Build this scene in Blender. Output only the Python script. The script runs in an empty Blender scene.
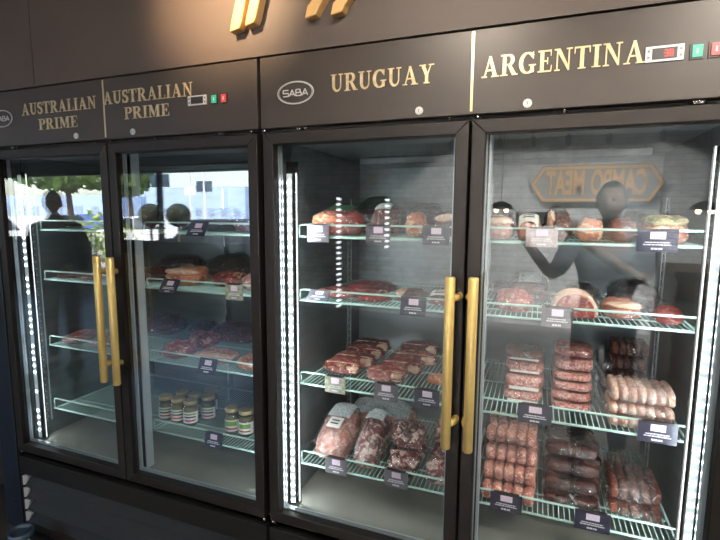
import bpy, math, random
from mathutils import Vector, Matrix, noise
random.seed(7)
sc = bpy.context.scene
COL = sc.collection
ZB = 0.45                      # height of the door bottoms above the shop floor

# ------------------------------------------------------------------ camera
CAM = Vector((0.881, -1.3589, 1.1264 + ZB))
F = 462.75
YAW, PITCH, ROLL = -0.3656, 0.1229, 0.006
fw = Vector((math.sin(YAW)*math.cos(PITCH), math.cos(YAW)*math.cos(PITCH), -math.sin(PITCH)))
r0 = Vector((math.cos(YAW), -math.sin(YAW), 0)); u0 = r0.cross(fw)
RT = math.cos(ROLL)*r0 + math.sin(ROLL)*u0
UP = -math.sin(ROLL)*r0 + math.cos(ROLL)*u0
cd = bpy.data.cameras.new('camera'); cam = bpy.data.objects.new('camera', cd); COL.objects.link(cam)
cd.sensor_width = 36; cd.lens = F*36/720; cd.clip_start = 0.02; cd.clip_end = 300
M3 = Matrix((RT, UP, -fw)).transposed()
cam.matrix_world = Matrix.Translation(CAM) @ M3.to_4x4()
sc.camera = cam

def ray(u, v): return fw + (u-360)/F*RT - (v-270)/F*UP
def aty(u, v, y):              # the point of the upright plane at depth y
    d = ray(u, v); return CAM + d*((y-CAM.y)/d.y)
def atz(u, v, z):              # the point of the level plane at height z
    d = ray(u, v); return CAM + d*((z-CAM.z)/d.z)

# ------------------------------------------------------------------ materials
def new_mat(name):
    m = bpy.data.materials.new(name); m.use_nodes = True
    nt = m.node_tree; b = nt.nodes['Principled BSDF']
    return m, nt, b
def mat(name, col, rough=.5, metal=0, var=0, scale=30, bump=0, emit=None, estr=0, spec=.5, stretch=None):
    m, nt, b = new_mat(name)
    b.inputs['Base Color'].default_value = (*col, 1); b.inputs['Roughness'].default_value = rough
    b.inputs['Metallic'].default_value = metal; b.inputs['Specular IOR Level'].default_value = spec
    if var or bump:
        tc = nt.nodes.new('ShaderNodeTexCoord'); n = nt.nodes.new('ShaderNodeTexNoise')
        n.inputs['Scale'].default_value = scale; n.inputs['Detail'].default_value = 5
        if stretch:
            mp = nt.nodes.new('ShaderNodeMapping'); mp.inputs['Scale'].default_value = stretch
            nt.links.new(tc.outputs['Object'], mp.inputs[0]); nt.links.new(mp.outputs[0], n.inputs[0])
        else: nt.links.new(tc.outputs['Object'], n.inputs[0])
    if var:
        r = nt.nodes.new('ShaderNodeMapRange'); r.inputs['From Min'].default_value = .3; r.inputs['From Max'].default_value = .7
        r.inputs['To Min'].default_value = 1-var; r.inputs['To Max'].default_value = 1+var
        nt.links.new(n.outputs[0], r.inputs[0])
        mx = nt.nodes.new('ShaderNodeMix'); mx.data_type = 'RGBA'; mx.blend_type = 'MULTIPLY'; mx.inputs[0].default_value = 1
        mx.inputs[6].default_value = (*col, 1); nt.links.new(r.outputs[0], mx.inputs[7])
        nt.links.new(mx.outputs[2], b.inputs['Base Color'])
    if bump:
        bp = nt.nodes.new('ShaderNodeBump'); bp.inputs['Strength'].default_value = bump; bp.inputs['Distance'].default_value = .01
        nt.links.new(n.outputs[0], bp.inputs['Height']); nt.links.new(bp.outputs[0], b.inputs['Normal'])
    if emit:
        b.inputs['Emission Color'].default_value = (*emit, 1); b.inputs['Emission Strength'].default_value = estr
    return m
def meat_mat(name, lean, dark, fat, scale=45, fat_at=.58, rough=.35, stretch=(1,1,1), soft=.05):
    m, nt, b = new_mat(name)
    tc = nt.nodes.new('ShaderNodeTexCoord'); mp = nt.nodes.new('ShaderNodeMapping'); mp.inputs['Scale'].default_value = stretch
    oi = nt.nodes.new('ShaderNodeObjectInfo'); ad = nt.nodes.new('ShaderNodeVectorMath'); ad.operation = 'ADD'
    mu = nt.nodes.new('ShaderNodeMath'); mu.operation = 'MULTIPLY'; mu.inputs[1].default_value = 20
    nt.links.new(oi.outputs['Random'], mu.inputs[0])
    nt.links.new(tc.outputs['Object'], mp.inputs[0]); nt.links.new(mp.outputs[0], ad.inputs[0]); nt.links.new(mu.outputs[0], ad.inputs[1])
    n1 = nt.nodes.new('ShaderNodeTexNoise'); n1.inputs['Scale'].default_value = scale*.4; n1.inputs['Detail'].default_value = 4
    n2 = nt.nodes.new('ShaderNodeTexNoise'); n2.inputs['Scale'].default_value = scale; n2.inputs['Detail'].default_value = 6
    n2.inputs['Distortion'].default_value = 1.2
    for n in (n1, n2): nt.links.new(ad.outputs[0], n.inputs[0])
    c1 = nt.nodes.new('ShaderNodeValToRGB'); c1.color_ramp.elements[0].position = .35; c1.color_ramp.elements[1].position = .65
    c1.color_ramp.elements[0].color = (*dark, 1); c1.color_ramp.elements[1].color = (*lean, 1)
    nt.links.new(n1.outputs[0], c1.inputs[0])
    c2 = nt.nodes.new('ShaderNodeMapRange'); c2.inputs['From Min'].default_value = fat_at-soft; c2.inputs['From Max'].default_value = fat_at+soft
    nt.links.new(n2.outputs[0], c2.inputs[0])
    mx = nt.nodes.new('ShaderNodeMix'); mx.data_type = 'RGBA'; nt.links.new(c2.outputs[0], mx.inputs[0])
    nt.links.new(c1.outputs[0], mx.inputs[6]); mx.inputs[7].default_value = (*fat, 1)
    nt.links.new(mx.outputs[2], b.inputs['Base Color']); b.inputs['Roughness'].default_value = rough
    bp = nt.nodes.new('ShaderNodeBump'); bp.inputs['Strength'].default_value = .5; bp.inputs['Distance'].default_value = .006
    nt.links.new(n2.outputs[0], bp.inputs['Height']); nt.links.new(bp.outputs[0], b.inputs['Normal'])
    return m
def glass_mat(name, base=.055, gain=.9, tint=(.93,.96,.96), rough=0.0):
    m = bpy.data.materials.new(name); m.use_nodes = True; nt = m.node_tree; nt.nodes.clear()
    out = nt.nodes.new('ShaderNodeOutputMaterial'); t = nt.nodes.new('ShaderNodeBsdfTransparent'); g = nt.nodes.new('ShaderNodeBsdfGlossy')
    t.inputs[0].default_value = (*tint, 1); g.inputs['Roughness'].default_value = rough; g.inputs[0].default_value = (1,1,1,1)
    lw = nt.nodes.new('ShaderNodeLayerWeight'); lw.inputs[0].default_value = .5
    p = nt.nodes.new('ShaderNodeMath'); p.operation = 'POWER'; p.inputs[1].default_value = 4
    nt.links.new(lw.outputs['Facing'], p.inputs[0])
    a = nt.nodes.new('ShaderNodeMath'); a.operation = 'MULTIPLY_ADD'; a.inputs[1].default_value = gain; a.inputs[2].default_value = base; a.use_clamp = True
    nt.links.new(p.outputs[0], a.inputs[0])
    mx = nt.nodes.new('ShaderNodeMixShader'); nt.links.new(a.outputs[0], mx.inputs[0]); nt.links.new(t.outputs[0], mx.inputs[1]); nt.links.new(g.outputs[0], mx.inputs[2])
    nt.links.new(mx.outputs[0], out.inputs[0]); return m
def film_mat(name, haze=.10, gloss=.10, tint=(1,1,1)):
    m = bpy.data.materials.new(name); m.use_nodes = True; nt = m.node_tree; nt.nodes.clear()
    out = nt.nodes.new('ShaderNodeOutputMaterial'); t = nt.nodes.new('ShaderNodeBsdfTransparent'); g = nt.nodes.new('ShaderNodeBsdfGlossy')
    d = nt.nodes.new('ShaderNodeBsdfDiffuse'); d.inputs[0].default_value = (.7,.7,.7,1)
    t.inputs[0].default_value = (*tint, 1); g.inputs['Roughness'].default_value = .16
    tc = nt.nodes.new('ShaderNodeTexCoord'); n = nt.nodes.new('ShaderNodeTexNoise'); n.inputs['Scale'].default_value = 38; n.inputs['Detail'].default_value = 4; n.inputs['Distortion'].default_value = 2
    nt.links.new(tc.outputs['Object'], n.inputs[0])
    bp = nt.nodes.new('ShaderNodeBump'); bp.inputs['Strength'].default_value = 1; bp.inputs['Distance'].default_value = .012
    nt.links.new(n.outputs[0], bp.inputs['Height']); nt.links.new(bp.outputs[0], g.inputs['Normal'])
    r = nt.nodes.new('ShaderNodeMapRange'); r.inputs['From Min'].default_value = .55; r.inputs['From Max'].default_value = .7; r.inputs['To Min'].default_value = haze*.25; r.inputs['To Max'].default_value = haze*3
    nt.links.new(n.outputs[0], r.inputs[0])
    m1 = nt.nodes.new('ShaderNodeMixShader'); nt.links.new(r.outputs[0], m1.inputs[0]); nt.links.new(t.outputs[0], m1.inputs[1]); nt.links.new(d.outputs[0], m1.inputs[2])
    m2 = nt.nodes.new('ShaderNodeMixShader'); m2.inputs[0].default_value = gloss; nt.links.new(m1.outputs[0], m2.inputs[1]); nt.links.new(g.outputs[0], m2.inputs[2])
    nt.links.new(m2.outputs[0], out.inputs[0]); return m
def brick_mat(name, c1, c2, mortar, scale=1.0):
    m, nt, b = new_mat(name)
    tc = nt.nodes.new('ShaderNodeTexCoord'); mp = nt.nodes.new('ShaderNodeMapping'); mp.inputs['Rotation'].default_value = (math.pi/2, 0, 0)
    nt.links.new(tc.outputs['Object'], mp.inputs[0])
    br = nt.nodes.new('ShaderNodeTexBrick'); br.inputs['Color1'].default_value = (*c1,1); br.inputs['Color2'].default_value = (*c2,1); br.inputs['Mortar'].default_value = (*mortar,1)
    br.inputs['Scale'].default_value = scale; br.inputs['Brick Width'].default_value = .42; br.inputs['Row Height'].default_value = .075; br.inputs['Mortar Size'].default_value = .006
    nt.links.new(mp.outputs[0], br.inputs[0])
    n = nt.nodes.new('ShaderNodeTexNoise'); n.inputs['Scale'].default_value = 9; n.inputs['Detail'].default_value = 6; nt.links.new(tc.outputs['Object'], n.inputs[0])
    r = nt.nodes.new('ShaderNodeMapRange'); r.inputs['From Min'].default_value=.3; r.inputs['From Max'].default_value=.7; r.inputs['To Min'].default_value=.55; r.inputs['To Max'].default_value=1.4
    nt.links.new(n.outputs[0], r.inputs[0])
    mx = nt.nodes.new('ShaderNodeMix'); mx.data_type='RGBA'; mx.blend_type='MULTIPLY'; mx.inputs[0].default_value=1
    nt.links.new(br.outputs[0], mx.inputs[6]); nt.links.new(r.outputs[0], mx.inputs[7]); nt.links.new(mx.outputs[2], b.inputs['Base Color'])
    b.inputs['Roughness'].default_value = .85
    bp = nt.nodes.new('ShaderNodeBump'); bp.inputs['Strength'].default_value=.6; nt.links.new(br.outputs[1], bp.inputs['Height']); bp.invert = True
    nt.links.new(bp.outputs[0], b.inputs['Normal']); return m

K = dict(
 fascia=mat('brown_fascia', (.050,.037,.030), .62, 0, .10, 3, .05),
 header=mat('brown_header_paint', (.030,.0235,.0190), .42, 0, .08, 6, .02, spec=.4),
 frame=mat('dark_door_frame', (.0100,.0082,.0072), .45, 0, .08, 10, spec=.22),
 plinth=mat('black_brown_plinth', (.006,.0055,.005), .5, 0, .1, 8, spec=.25),
 gap=mat('black_gap', (.004,.004,.004), .8),
 steel=mat('brushed_steel_lining', (.19,.205,.21), .33, .6, .14, 5, .03, stretch=(1,1,6)),
 floorsteel=mat('dull_steel_floor', (.30,.29,.26), .45, .35, .15, 6),
 chrome=mat('chrome', (.75,.75,.76), .14, 1),
 alu=mat('spacer_aluminium', (.62,.66,.70), .35, .6),
 gold=mat('satin_gold', (.84,.62,.23), .36, .55, .06, 40),
 letter=mat('pale_gold_letters', (.60,.49,.29), .42, .55, .22, 60),
 strip=mat('gold_trim_strip', (.70,.60,.36), .3, .7),
 mint=mat('mint_coated_wire', (.46,.66,.60), .4, 0, .08, 30),
 led=mat('led_chip', (1,1,1), .4, 0, emit=(.90,.97,1.0), estr=40),
 lens=mat('led_lens', (.8,.85,.85), .3, 0, emit=(.88,.96,1.0), estr=.22),
 dimled=mat('led_chip_dim', (1,1,1), .4, 0, emit=(.80,.92,1.0), estr=22),
 dimlens=mat('led_lens_dim', (.6,.66,.7), .3, 0, emit=(.8,.92,1.0), estr=.25),
 glass=glass_mat('door_glass', .078, .9),
 film=film_mat('clear_vacuum_film', .06, .11), filmgrey=film_mat('cloudy_vacuum_film', .20, .13),
 filmdark=film_mat('smoky_vacuum_film', .10, .10, (.7,.7,.72)),
 beef=meat_mat('beef_lean', (.36,.035,.03), (.13,.012,.012), (.70,.34,.25), 40, .60),
 marbled=meat_mat('beef_marbled', (.40,.065,.055), (.16,.018,.018), (.66,.36,.29), 50, .57, soft=.09),
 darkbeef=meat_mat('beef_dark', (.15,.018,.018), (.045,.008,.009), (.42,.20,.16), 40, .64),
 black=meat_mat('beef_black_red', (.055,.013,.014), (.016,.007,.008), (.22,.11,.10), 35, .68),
 pink=meat_mat('pork_pink', (.60,.23,.19), (.48,.13,.10), (.82,.60,.50), 42, .57, soft=.12),
 orange=meat_mat('orange_fat_cut', (.74,.27,.13), (.46,.10,.05), (.88,.58,.38), 40, .56),
 mince=meat_mat('minced_meat', (.60,.13,.10), (.36,.045,.04), (.88,.60,.53), 150, .52),
 sausage=meat_mat('pale_sausage', (.80,.46,.37), (.62,.29,.22), (.93,.76,.66), 90, .54, .28),
 sausagered=meat_mat('pink_red_sausage', (.60,.22,.165), (.42,.11,.085), (.85,.56,.46), 80, .56, .28),
 sausagebrown=meat_mat('brown_sausage', (.25,.075,.05), (.13,.035,.027), (.55,.29,.21), 70, .64, .22),
 sausageblack=meat_mat('blood_sausage', (.075,.014,.014), (.03,.008,.008), (.18,.07,.06), 60, .7, .22),
 fat=meat_mat('cream_fat', (.80,.55,.42), (.68,.38,.28), (.90,.74,.62), 40, .6, .4),
 herb=meat_mat('herb_crust', (.55,.38,.22), (.10,.14,.05), (.70,.52,.34), 110, .6, .6),
 tangled=meat_mat('beef_tangled', (.27,.03,.03), (.07,.010,.013), (.76,.52,.46), 34, .545, soft=.055),
 card=mat('navy_tag_card', (.030,.026,.052), .35, 0), cardgrey=mat('grey_tag_card', (.15,.13,.15), .3),
 cardpale=mat('pale_tag_card', (.52,.42,.44), .35, 0, .25, 70), cardbeige=mat('beige_tag_card', (.34,.33,.24), .4, 0, .45, 60),
 pinkprint=mat('pinkish_print', (.85,.66,.80), .5, 0, .08, 300), whiteprint=mat('white_print', (.78,.74,.78), .5), darkprint=mat('dark_print', (.05,.05,.06), .5),
 white=mat('white_label', (.80,.78,.74), .5, 0, .05, 40), bluewhite=mat('printed_film_label', (.50,.54,.56), .4, 0, .35, 120),
 redprint=mat('red_print', (.6,.05,.05), .5), greenprint=mat('green_print', (.18,.34,.05), .5), greenlabel=mat('dark_green_label', (.035,.10,.045), .4, 0, .3, 80),
 jar=glass_mat('jar_glass', .06, .9, (.85,.88,.80)), olive=mat('dark_preserve', (.17,.12,.045), .3, 0, .5, 90), lid=mat('brass_jar_lid', (.52,.40,.19), .36, .5, .1, 60),
 black_plastic=mat('black_plastic', (.012,.012,.013), .4), silver=mat('silver_plastic', (.62,.62,.62), .35, .3),
 reddigit=mat('red_digits', (.8,.02,.02), .5, 0, emit=(1,.03,.02), estr=3), greensw=mat('green_switch', (.03,.30,.18), .3, 0, emit=(.05,.8,.5), estr=.25),
 redsw=mat('red_switch', (.45,.05,.05), .3, 0, emit=(1,.1,.1), estr=.2),
 navy=mat('navy_panel', (.007,.010,.020), .35, spec=.3), bluegrey=mat('blue_grey_plastic', (.030,.055,.09), .5, 0, .1, 20),
 wood=mat('gold_painted_wood', (.56,.34,.13), .5, 0, .12, 25, .1, stretch=(1,1,.25)),
 signboard=mat('dark_sign_board', (.012,.012,.012), .8, spec=.15), signgold=mat('sign_gold', (.92,.54,.22), .5, .1),
 brick=brick_mat('grey_brick', (.66,.68,.70), (.42,.44,.46), (.26,.27,.28)),
 ceil=mat('pale_ceiling', (.30,.30,.30), .8, 0, .06, 4), floor=mat('dark_shop_floor', (.045,.043,.042), .35, 0, .2, 5),
 plaster=mat('grey_plaster', (.10,.10,.10), .8, 0, .1, 5), slat=mat('brown_slats', (.15,.075,.038), .55, 0, .25, 12, .1, stretch=(.3,1,3)),
 pave=mat('pavement', (.30,.29,.28), .9, 0, .15, 2), lawn=mat('lawn_grass', (.16,.26,.05), .9, 0, .4, 14, .5),
 leaf=mat('tree_leaves', (.13,.21,.045), .7, 0, .6, 5, .8), leafy=mat('yellow_green_leaves', (.55,.68,.10), .7, 0, .55, 16, .8), darkleaf=mat('dark_leaves', (.018,.028,.012), .7, 0, .4, 9), bark=mat('bark', (.10,.07,.05), .9, 0, .3, 8, .5),
 carwhite=mat('white_car_paint', (.80,.80,.80), .2), cardark=mat('dark_car_paint', (.015,.015,.018), .25), carblue=mat('blue_car_paint', (.10,.17,.50), .2), carglass=mat('car_window', (.02,.03,.04), .08), tyre=mat('tyre', (.02,.02,.02), .8),
 build=mat('pale_building', (.42,.55,.80), .8, 0, .08, 2), buildwin=mat('building_window', (.30,.38,.50), .15),
 skin=mat('skin', (.52,.30,.21), .5), hair=mat('dark_hair', (.015,.011,.010), .55), shirt=mat('grey_blue_shirt', (.26,.29,.36), .8, 0, .1, 20), trousers=mat('dark_trousers', (.03,.03,.04), .8), shoe=mat('dark_shoes', (.02,.02,.02), .5),
 jacket=mat('dark_jacket', (.02,.02,.024), .8), eye=mat('eye', (.03,.02,.015), .2), lip=mat('lips', (.40,.15,.12), .5),
 lampglow=mat('lamp_face', (1,1,1), .4, 0, emit=(1,.72,.42), estr=30), redcloth=mat('red_cloth', (.40,.03,.03), .7),
 coolrod=mat('light_rod_tube', (.8,.85,.9), .3, 0, emit=(.9,.95,1), estr=9),
)

# ------------------------------------------------------------------ mesh building
class MB:
    def __init__(s): s.v=[]; s.f=[]; s.m=[]; s.sm=[]; s.mats=[]
    def mi(s, m):
        if m not in s.mats: s.mats.append(m)
        return s.mats.index(m)
    def raw(s, vs, fs, m, smooth=False):
        o=len(s.v); k=s.mi(m); s.v += [tuple(v) for v in vs]
        for f in fs: s.f.append(tuple(o+i for i in f)); s.m.append(k); s.sm.append(smooth)
        return s
    def box(s, x0,x1,y0,y1,z0,z1, m, rot=None, piv=None):
        vs=[Vector((x,y,z)) for x in (x0,x1) for y in (y0,y1) for z in (z0,z1)]
        if rot:
            p = piv or Vector(((x0+x1)/2,(y0+y1)/2,(z0+z1)/2)); vs=[p+rot@(v-p) for v in vs]
        return s.raw(vs, [(0,1,3,2),(4,6,7,5),(0,4,5,1),(2,3,7,6),(0,2,6,4),(1,5,7,3)], m)
    def tube(s, pts, r, m, n=8, closed=False):
        pts=[Vector(p) for p in pts]; N=len(pts); vs=[]; rr = r if isinstance(r,(list,tuple)) else [r]*N
        up=None
        for i,p in enumerate(pts):
            if closed: t=(pts[(i+1)%N]-pts[i-1])
            else: t=pts[min(i+1,N-1)]-pts[max(i-1,0)]
            t.normalize()
            if up is None: up = Vector((0,0,1)) if abs(t.z)<.9 else Vector((0,1,0))
            a=t.cross(up); 
            if a.length<1e-5: a=t.orthogonal()
            a.normalize(); b=a.cross(t); up=b
            for k in range(n):
                w=2*math.pi*k/n; vs.append(p+(a*math.cos(w)+b*math.sin(w))*rr[i])
        fs=[]
        for i in range(N if closed else N-1):
            j=(i+1)%N
            for k in range(n): fs.append((i*n+k, i*n+(k+1)%n, j*n+(k+1)%n, j*n+k))
        if not closed: fs += [tuple(range(n))[::-1], tuple((N-1)*n+k for k in range(n))]
        return s.raw(vs, fs, m, True)
    def lathe(s, prof, c, m, n=20):      # prof = [(r,z)], round the upright axis through c
        vs=[]; c=Vector(c)
        for r,z in prof:
            for k in range(n): w=2*math.pi*k/n; vs.append(c+Vector((r*math.cos(w), r*math.sin(w), z)))
        fs=[(i*n+k, i*n+(k+1)%n, (i+1)*n+(k+1)%n, (i+1)*n+k) for i in range(len(prof)-1) for k in range(n)]
        fs += [tuple(range(n))[::-1], tuple((len(prof)-1)*n+k for k in range(n))]
        return s.raw(vs, fs, m, True)
    def disc_y(s, c, r, y0, y1, m, n=20):
        x,z=c
        vs=[(x+r*math.cos(2*math.pi*k/n), y, z+r*math.sin(2*math.pi*k/n)) for y in (y0,y1) for k in range(n)]
        return s.raw(vs, [tuple(range(n)), tuple(range(n,2*n))[::-1]]+[(k,n+k,n+(k+1)%n,(k+1)%n) for k in range(n)], m)
    def prism(s, poly, y0, y1, m):        # poly in x,z ; extruded along y
        n=len(poly); a=sum(poly[i][0]*poly[(i+1)%n][1]-poly[(i+1)%n][0]*poly[i][1] for i in range(n))
        if a<0: poly=poly[::-1]
        vs=[(x,y,z) for y in (y0,y1) for x,z in poly]
        return s.raw(vs, [tuple(range(n)), tuple(range(n,2*n))[::-1]]+[(k,n+k,n+(k+1)%n,(k+1)%n) for k in range(n)], m)
    def ball(s, c, r, m, n=10, k=6):
        c=Vector(c); rx,ry,rz = r if isinstance(r,(tuple,list)) else (r,r,r); vs=[]
        for i in range(1,k):
            t=math.pi*i/k
            for j in range(n): w=2*math.pi*j/n; vs.append(c+Vector((rx*math.sin(t)*math.cos(w), ry*math.sin(t)*math.sin(w), rz*math.cos(t))))
        a=len(vs); vs += [c+Vector((0,0,rz)), c-Vector((0,0,rz))]
        fs=[(i*n+j, (i+1)*n+j, (i+1)*n+(j+1)%n, i*n+(j+1)%n) for i in range(k-2) for j in range(n)]
        fs += [(a, j, (j+1)%n) for j in range(n)] + [(a+1, (k-2)*n+(j+1)%n, (k-2)*n+j) for j in range(n)]
        return s.raw(vs, fs, m, True)
    def mesh(s, name):
        me=bpy.data.meshes.new(name); me.from_pydata(s.v, [], s.f)
        for m in s.mats: me.materials.append(m)
        me.polygons.foreach_set('material_index', s.m); me.polygons.foreach_set('use_smooth', s.sm); me.update(); return me
    def obj(s, name, parent=None, loc=(0,0,0), bevel=0):
        o=bpy.data.objects.new(name, s.mesh(name)); COL.objects.link(o); o.location=loc
        if parent: o.parent=parent
        if bevel:
            b=o.modifiers.new('bevel','BEVEL'); b.width=bevel; b.segments=2; b.limit_method='ANGLE'
        return o
def thing(name, label, cat, loc=(0,0,0), group=None, rz=0):
    o=bpy.data.objects.new(name, None); COL.objects.link(o); o.location=loc; o.rotation_euler=(0,0,rz); o.empty_display_size=.05
    return tag(o, label, cat, group)
def tag(o, label, cat, group=None):
    o['label']=label; o['category']=cat
    if group: o['group']=group
    return o
def struct(o): o['kind']='structure'; return o
def place(name, me, parent=None, loc=(0,0,0), rot=None):
    o=bpy.data.objects.new(name, me); COL.objects.link(o); o.location=loc
    if rot: o.rotation_euler=rot
    if parent: o.parent=parent
    return o

# ------------------------------------------------------------------ a bold serif alphabet (cap height 1)
def stroke(pts, ws):
    L=[];R=[]
    for i,p in enumerate(pts):
        a=Vector(pts[max(i-1,0)]); b=Vector(pts[min(i+1,len(pts)-1)]); t=(b-a).normalized(); n=Vector((-t.y,t.x)); w=ws[i] if isinstance(ws,(list,tuple)) else ws
        L.append(tuple(Vector(p)+n*w/2)); R.append(tuple(Vector(p)-n*w/2))
    return [[L[i],L[i+1],R[i+1],R[i]] for i in range(len(pts)-1)]
def arc(cx,cy,rx,ry,a0,a1,n=12): return [(cx+rx*math.cos(math.radians(a0+(a1-a0)*i/n)), cy+ry*math.sin(math.radians(a0+(a1-a0)*i/n))) for i in range(n+1)]
def rect(x0,x1,y0,y1): return [(x0,y0),(x1,y0),(x1,y1),(x0,y1)]
S_=.055; T_=.20; N_=.075
def serif(x0,x1,y): return rect(x0,x1,y,y+S_)
def bw(n, thick, thin, pts, c): # stroke widths that swell where the stroke runs upright
    out=[]
    for i in range(len(pts)):
        a=Vector(pts[max(i-1,0)]); b=Vector(pts[min(i+1,len(pts)-1)]); t=(b-a).normalized(); out.append(thin+(thick-thin)*abs(t.y)**1.3)
    return out
def glyph(c):
    P=[]
    if c=='A':
        P += [[(.40,1),(.54,1),(.90,0),(.66,0)], [(.13,0),(.21,0),(.50,.92),(.43,1.0)], rect(.24,.68,.30,.37), serif(.0,.32,0), serif(.56,1.0,0)]; w=1.0
    elif c=='U':
        p=[(.21,1),(.21,.36)]+arc(.47,.36,.26,.31,180,360,14)+[(.73,1)]
        ws=[T_,T_]+[T_+(N_-T_)*min(1,i/11) for i in range(15)]+[N_]
        P += stroke(p, ws)+[serif(0,.42,1-S_), serif(.58,.90,1-S_)]; w=.92
    elif c=='S':
        p=arc(.34,.735,.215,.215,20,230,12)+[(.34,.52)]+arc(.33,.265,.235,.225,60,-150,12)
        ws=[.07,.08,.10,.12,.13,.14,.15,.17,.18,.19,.19,.19,.19,.20,.20,.20,.20,.20,.19,.18,.17,.15,.13,.12,.10,.09,.07]
        P += stroke(p, ws[:len(p)])+[rect(.52,.58,.70,1.0), rect(.06,.12,0,.30)]; w=.64
    elif c=='T':
        P += [rect(.32,.52,0,1), rect(.02,.82,1-.07,1), [(.02,1),(.09,1),(.06,.70),(.02,.70)], [(.82,1),(.75,1),(.78,.70),(.82,.70)], serif(.22,.62,0)]; w=.84
    elif c in 'RPB':
        p=[(.30,.965)]+arc(.42,.735,.25,.23,90,-90,12)+[(.30,.505)]
        P += [rect(.12,.32,0,1), serif(0,.42,0), serif(0,.34,1-S_)] + stroke(p, bw(0,.21,.07,p,0)); w=.74
        if c=='R': P += [[(.38,.52),(.58,.50),(.92,.0),(.66,.0)], serif(.66,.96,0)]; w=.94
        if c=='B':
            p=[(.30,.505)]+arc(.44,.27,.27,.235,90,-90,12)+[(.30,.035)]; P += stroke(p, bw(0,.21,.07,p,0))
    elif c=='L': P += [rect(.12,.32,0,1), serif(0,.44,1-S_), rect(0,.72,0,.065), [(.72,0),(.66,.0),(.70,.30),(.74,.30)]]; w=.76
    elif c=='I': P += [rect(.12,.32,0,1), serif(0,.44,1-S_), serif(0,.44,0)]; w=.46
    elif c=='N': P += [rect(.13,.20,0,1), rect(.73,.80,0,1), [(.08,1),(.30,1),(.80,.12),(.80,0),(.72,0)], serif(.02,.32,0), serif(0,.26,1-S_), serif(.62,.93,1-S_)]; w=.94
    elif c=='M': P += [rect(.13,.20,0,1), rect(.80,1.0,0,1), [(.08,1),(.32,1),(.60,.25),(.52,.0)], [(.52,0),(.57,.12),(.86,1),(.78,1)], serif(.02,.32,0), serif(.70,1.1,0), serif(.0,.2,1-S_), serif(.85,1.1,1-S_)]; w=1.12
    elif c=='E': P += [rect(.12,.32,0,1), rect(0,.72,0,.065), rect(0,.70,.935,1), rect(.30,.52,.475,.535), rect(.48,.54,.36,.66), [(.70,1),(.64,1),(.66,.72),(.70,.72)], [(.72,0),(.66,0),(.70,.30),(.75,.30)]]; w=.78
    elif c=='G':
        p=arc(.48,.5,.36,.465,40,320,22); P += stroke(p, bw(0,.22,.07,p,0)) + [rect(.64,.83,.05,.42), serif(.54,.93,.42-S_), rect(.74,.80,.68,1.0)]; w=.96
    elif c=='Y': P += [rect(.38,.58,0,.46), [(.10,1),(.34,1),(.58,.46),(.38,.44)], [(.72,1),(.79,1),(.56,.46),(.48,.44)], serif(0,.42,1-S_), serif(.60,.94,1-S_), serif(.28,.68,0)]; w=.96
    else: w=.4
    return P, w
def text_polys(txt, gap=.07):
    x=0; out=[]
    for c in txt:
        P,w=glyph(c); out.append([[(px+x,py) for px,py in q] for q in P]); x+=w+gap
    return out, x-gap
def add_text(mb, txt, x0, x1, z0, h, m, y0, y1, slope=0):
    L,w=text_polys(txt); s=(x1-x0)/w
    for i,g in enumerate(L):
        for j,q in enumerate(g): mb.prism([(x0+px*s, z0+py*h) for px,py in q], y0-.00004*j, y1, m)

# ------------------------------------------------------------------ the room
CEIL=ZB+2.15; YB=-5.5
XL,XR=-14.0,4.2
mb=MB().box(XL,XR,YB-.25,1.2,-.12,0,K['floor']); struct(mb.obj('floor'))
mb=MB().box(XL,XR,YB-.25,1.2,CEIL,CEIL+.15,K['ceil']); struct(mb.obj('ceiling'))
HT=ZB+1.625
# wall over and behind the refrigerators: fascia in two boards with a seam, then the alcove
xs=aty(31,40,0).x
mb=MB().box(-1.95,xs-.0015,.0,.05,HT+.006,CEIL,K['fascia']).box(xs+.0015,XR,.0,.05,HT+.006,CEIL,K['fascia'])
mb.box(-1.95,XR,.05,1.0,HT+.05,CEIL,K['gap']); mb.box(-1.95,XR,1.0,1.1,0,CEIL,K['plaster'])
struct(mb.obj('wall_back'))
struct(MB().box(XL,-1.95,.0,1.1,0,CEIL,K['plaster']).obj('wall_back_side'))
struct(MB().box(XR,XR+.15,YB-.25,1.1,0,CEIL,K['plaster']).obj('wall_right'))
struct(MB().box(XL-.15,XL,YB-.25,1.1,0,CEIL,K['plaster']).obj('wall_left'))
# opposite wall: grey brick on the right, a shopfront opening on the left
WX0,WX1,WZ0,WZ1=-13.4,-3.8,.95,2.36
mb=MB().box(WX1,XR,YB-.2,YB,0,CEIL,K['brick']).box(XL,WX0,YB-.2,YB,0,CEIL,K['plaster'])
DX0,DX1=aty(80,220,5.5).x,aty(108,220,5.5).x
mb.box(WX0,WX1,YB-.2,YB,WZ1,CEIL,K['plaster']).box(WX0,DX0,YB-.2,YB,0,WZ0,K['plaster']).box(DX1,WX1,YB-.2,YB,0,WZ0,K['plaster']); struct(mb.obj('wall_front'))
mb=MB()
for x in (WX0,-11.6,-5.9,WX1): mb.box(x-.04,x+.04,YB-.14,YB-.05,WZ0,WZ1,K['frame'])
mb.box(WX0,DX0,YB-.14,YB-.05,WZ0,WZ0+.06,K['frame']).box(DX1,WX1,YB-.14,YB-.05,WZ0,WZ0+.06,K['frame']).box(WX0,WX1,YB-.14,YB-.05,WZ1-.06,WZ1,K['frame']); struct(mb.obj('window_1'))

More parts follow.
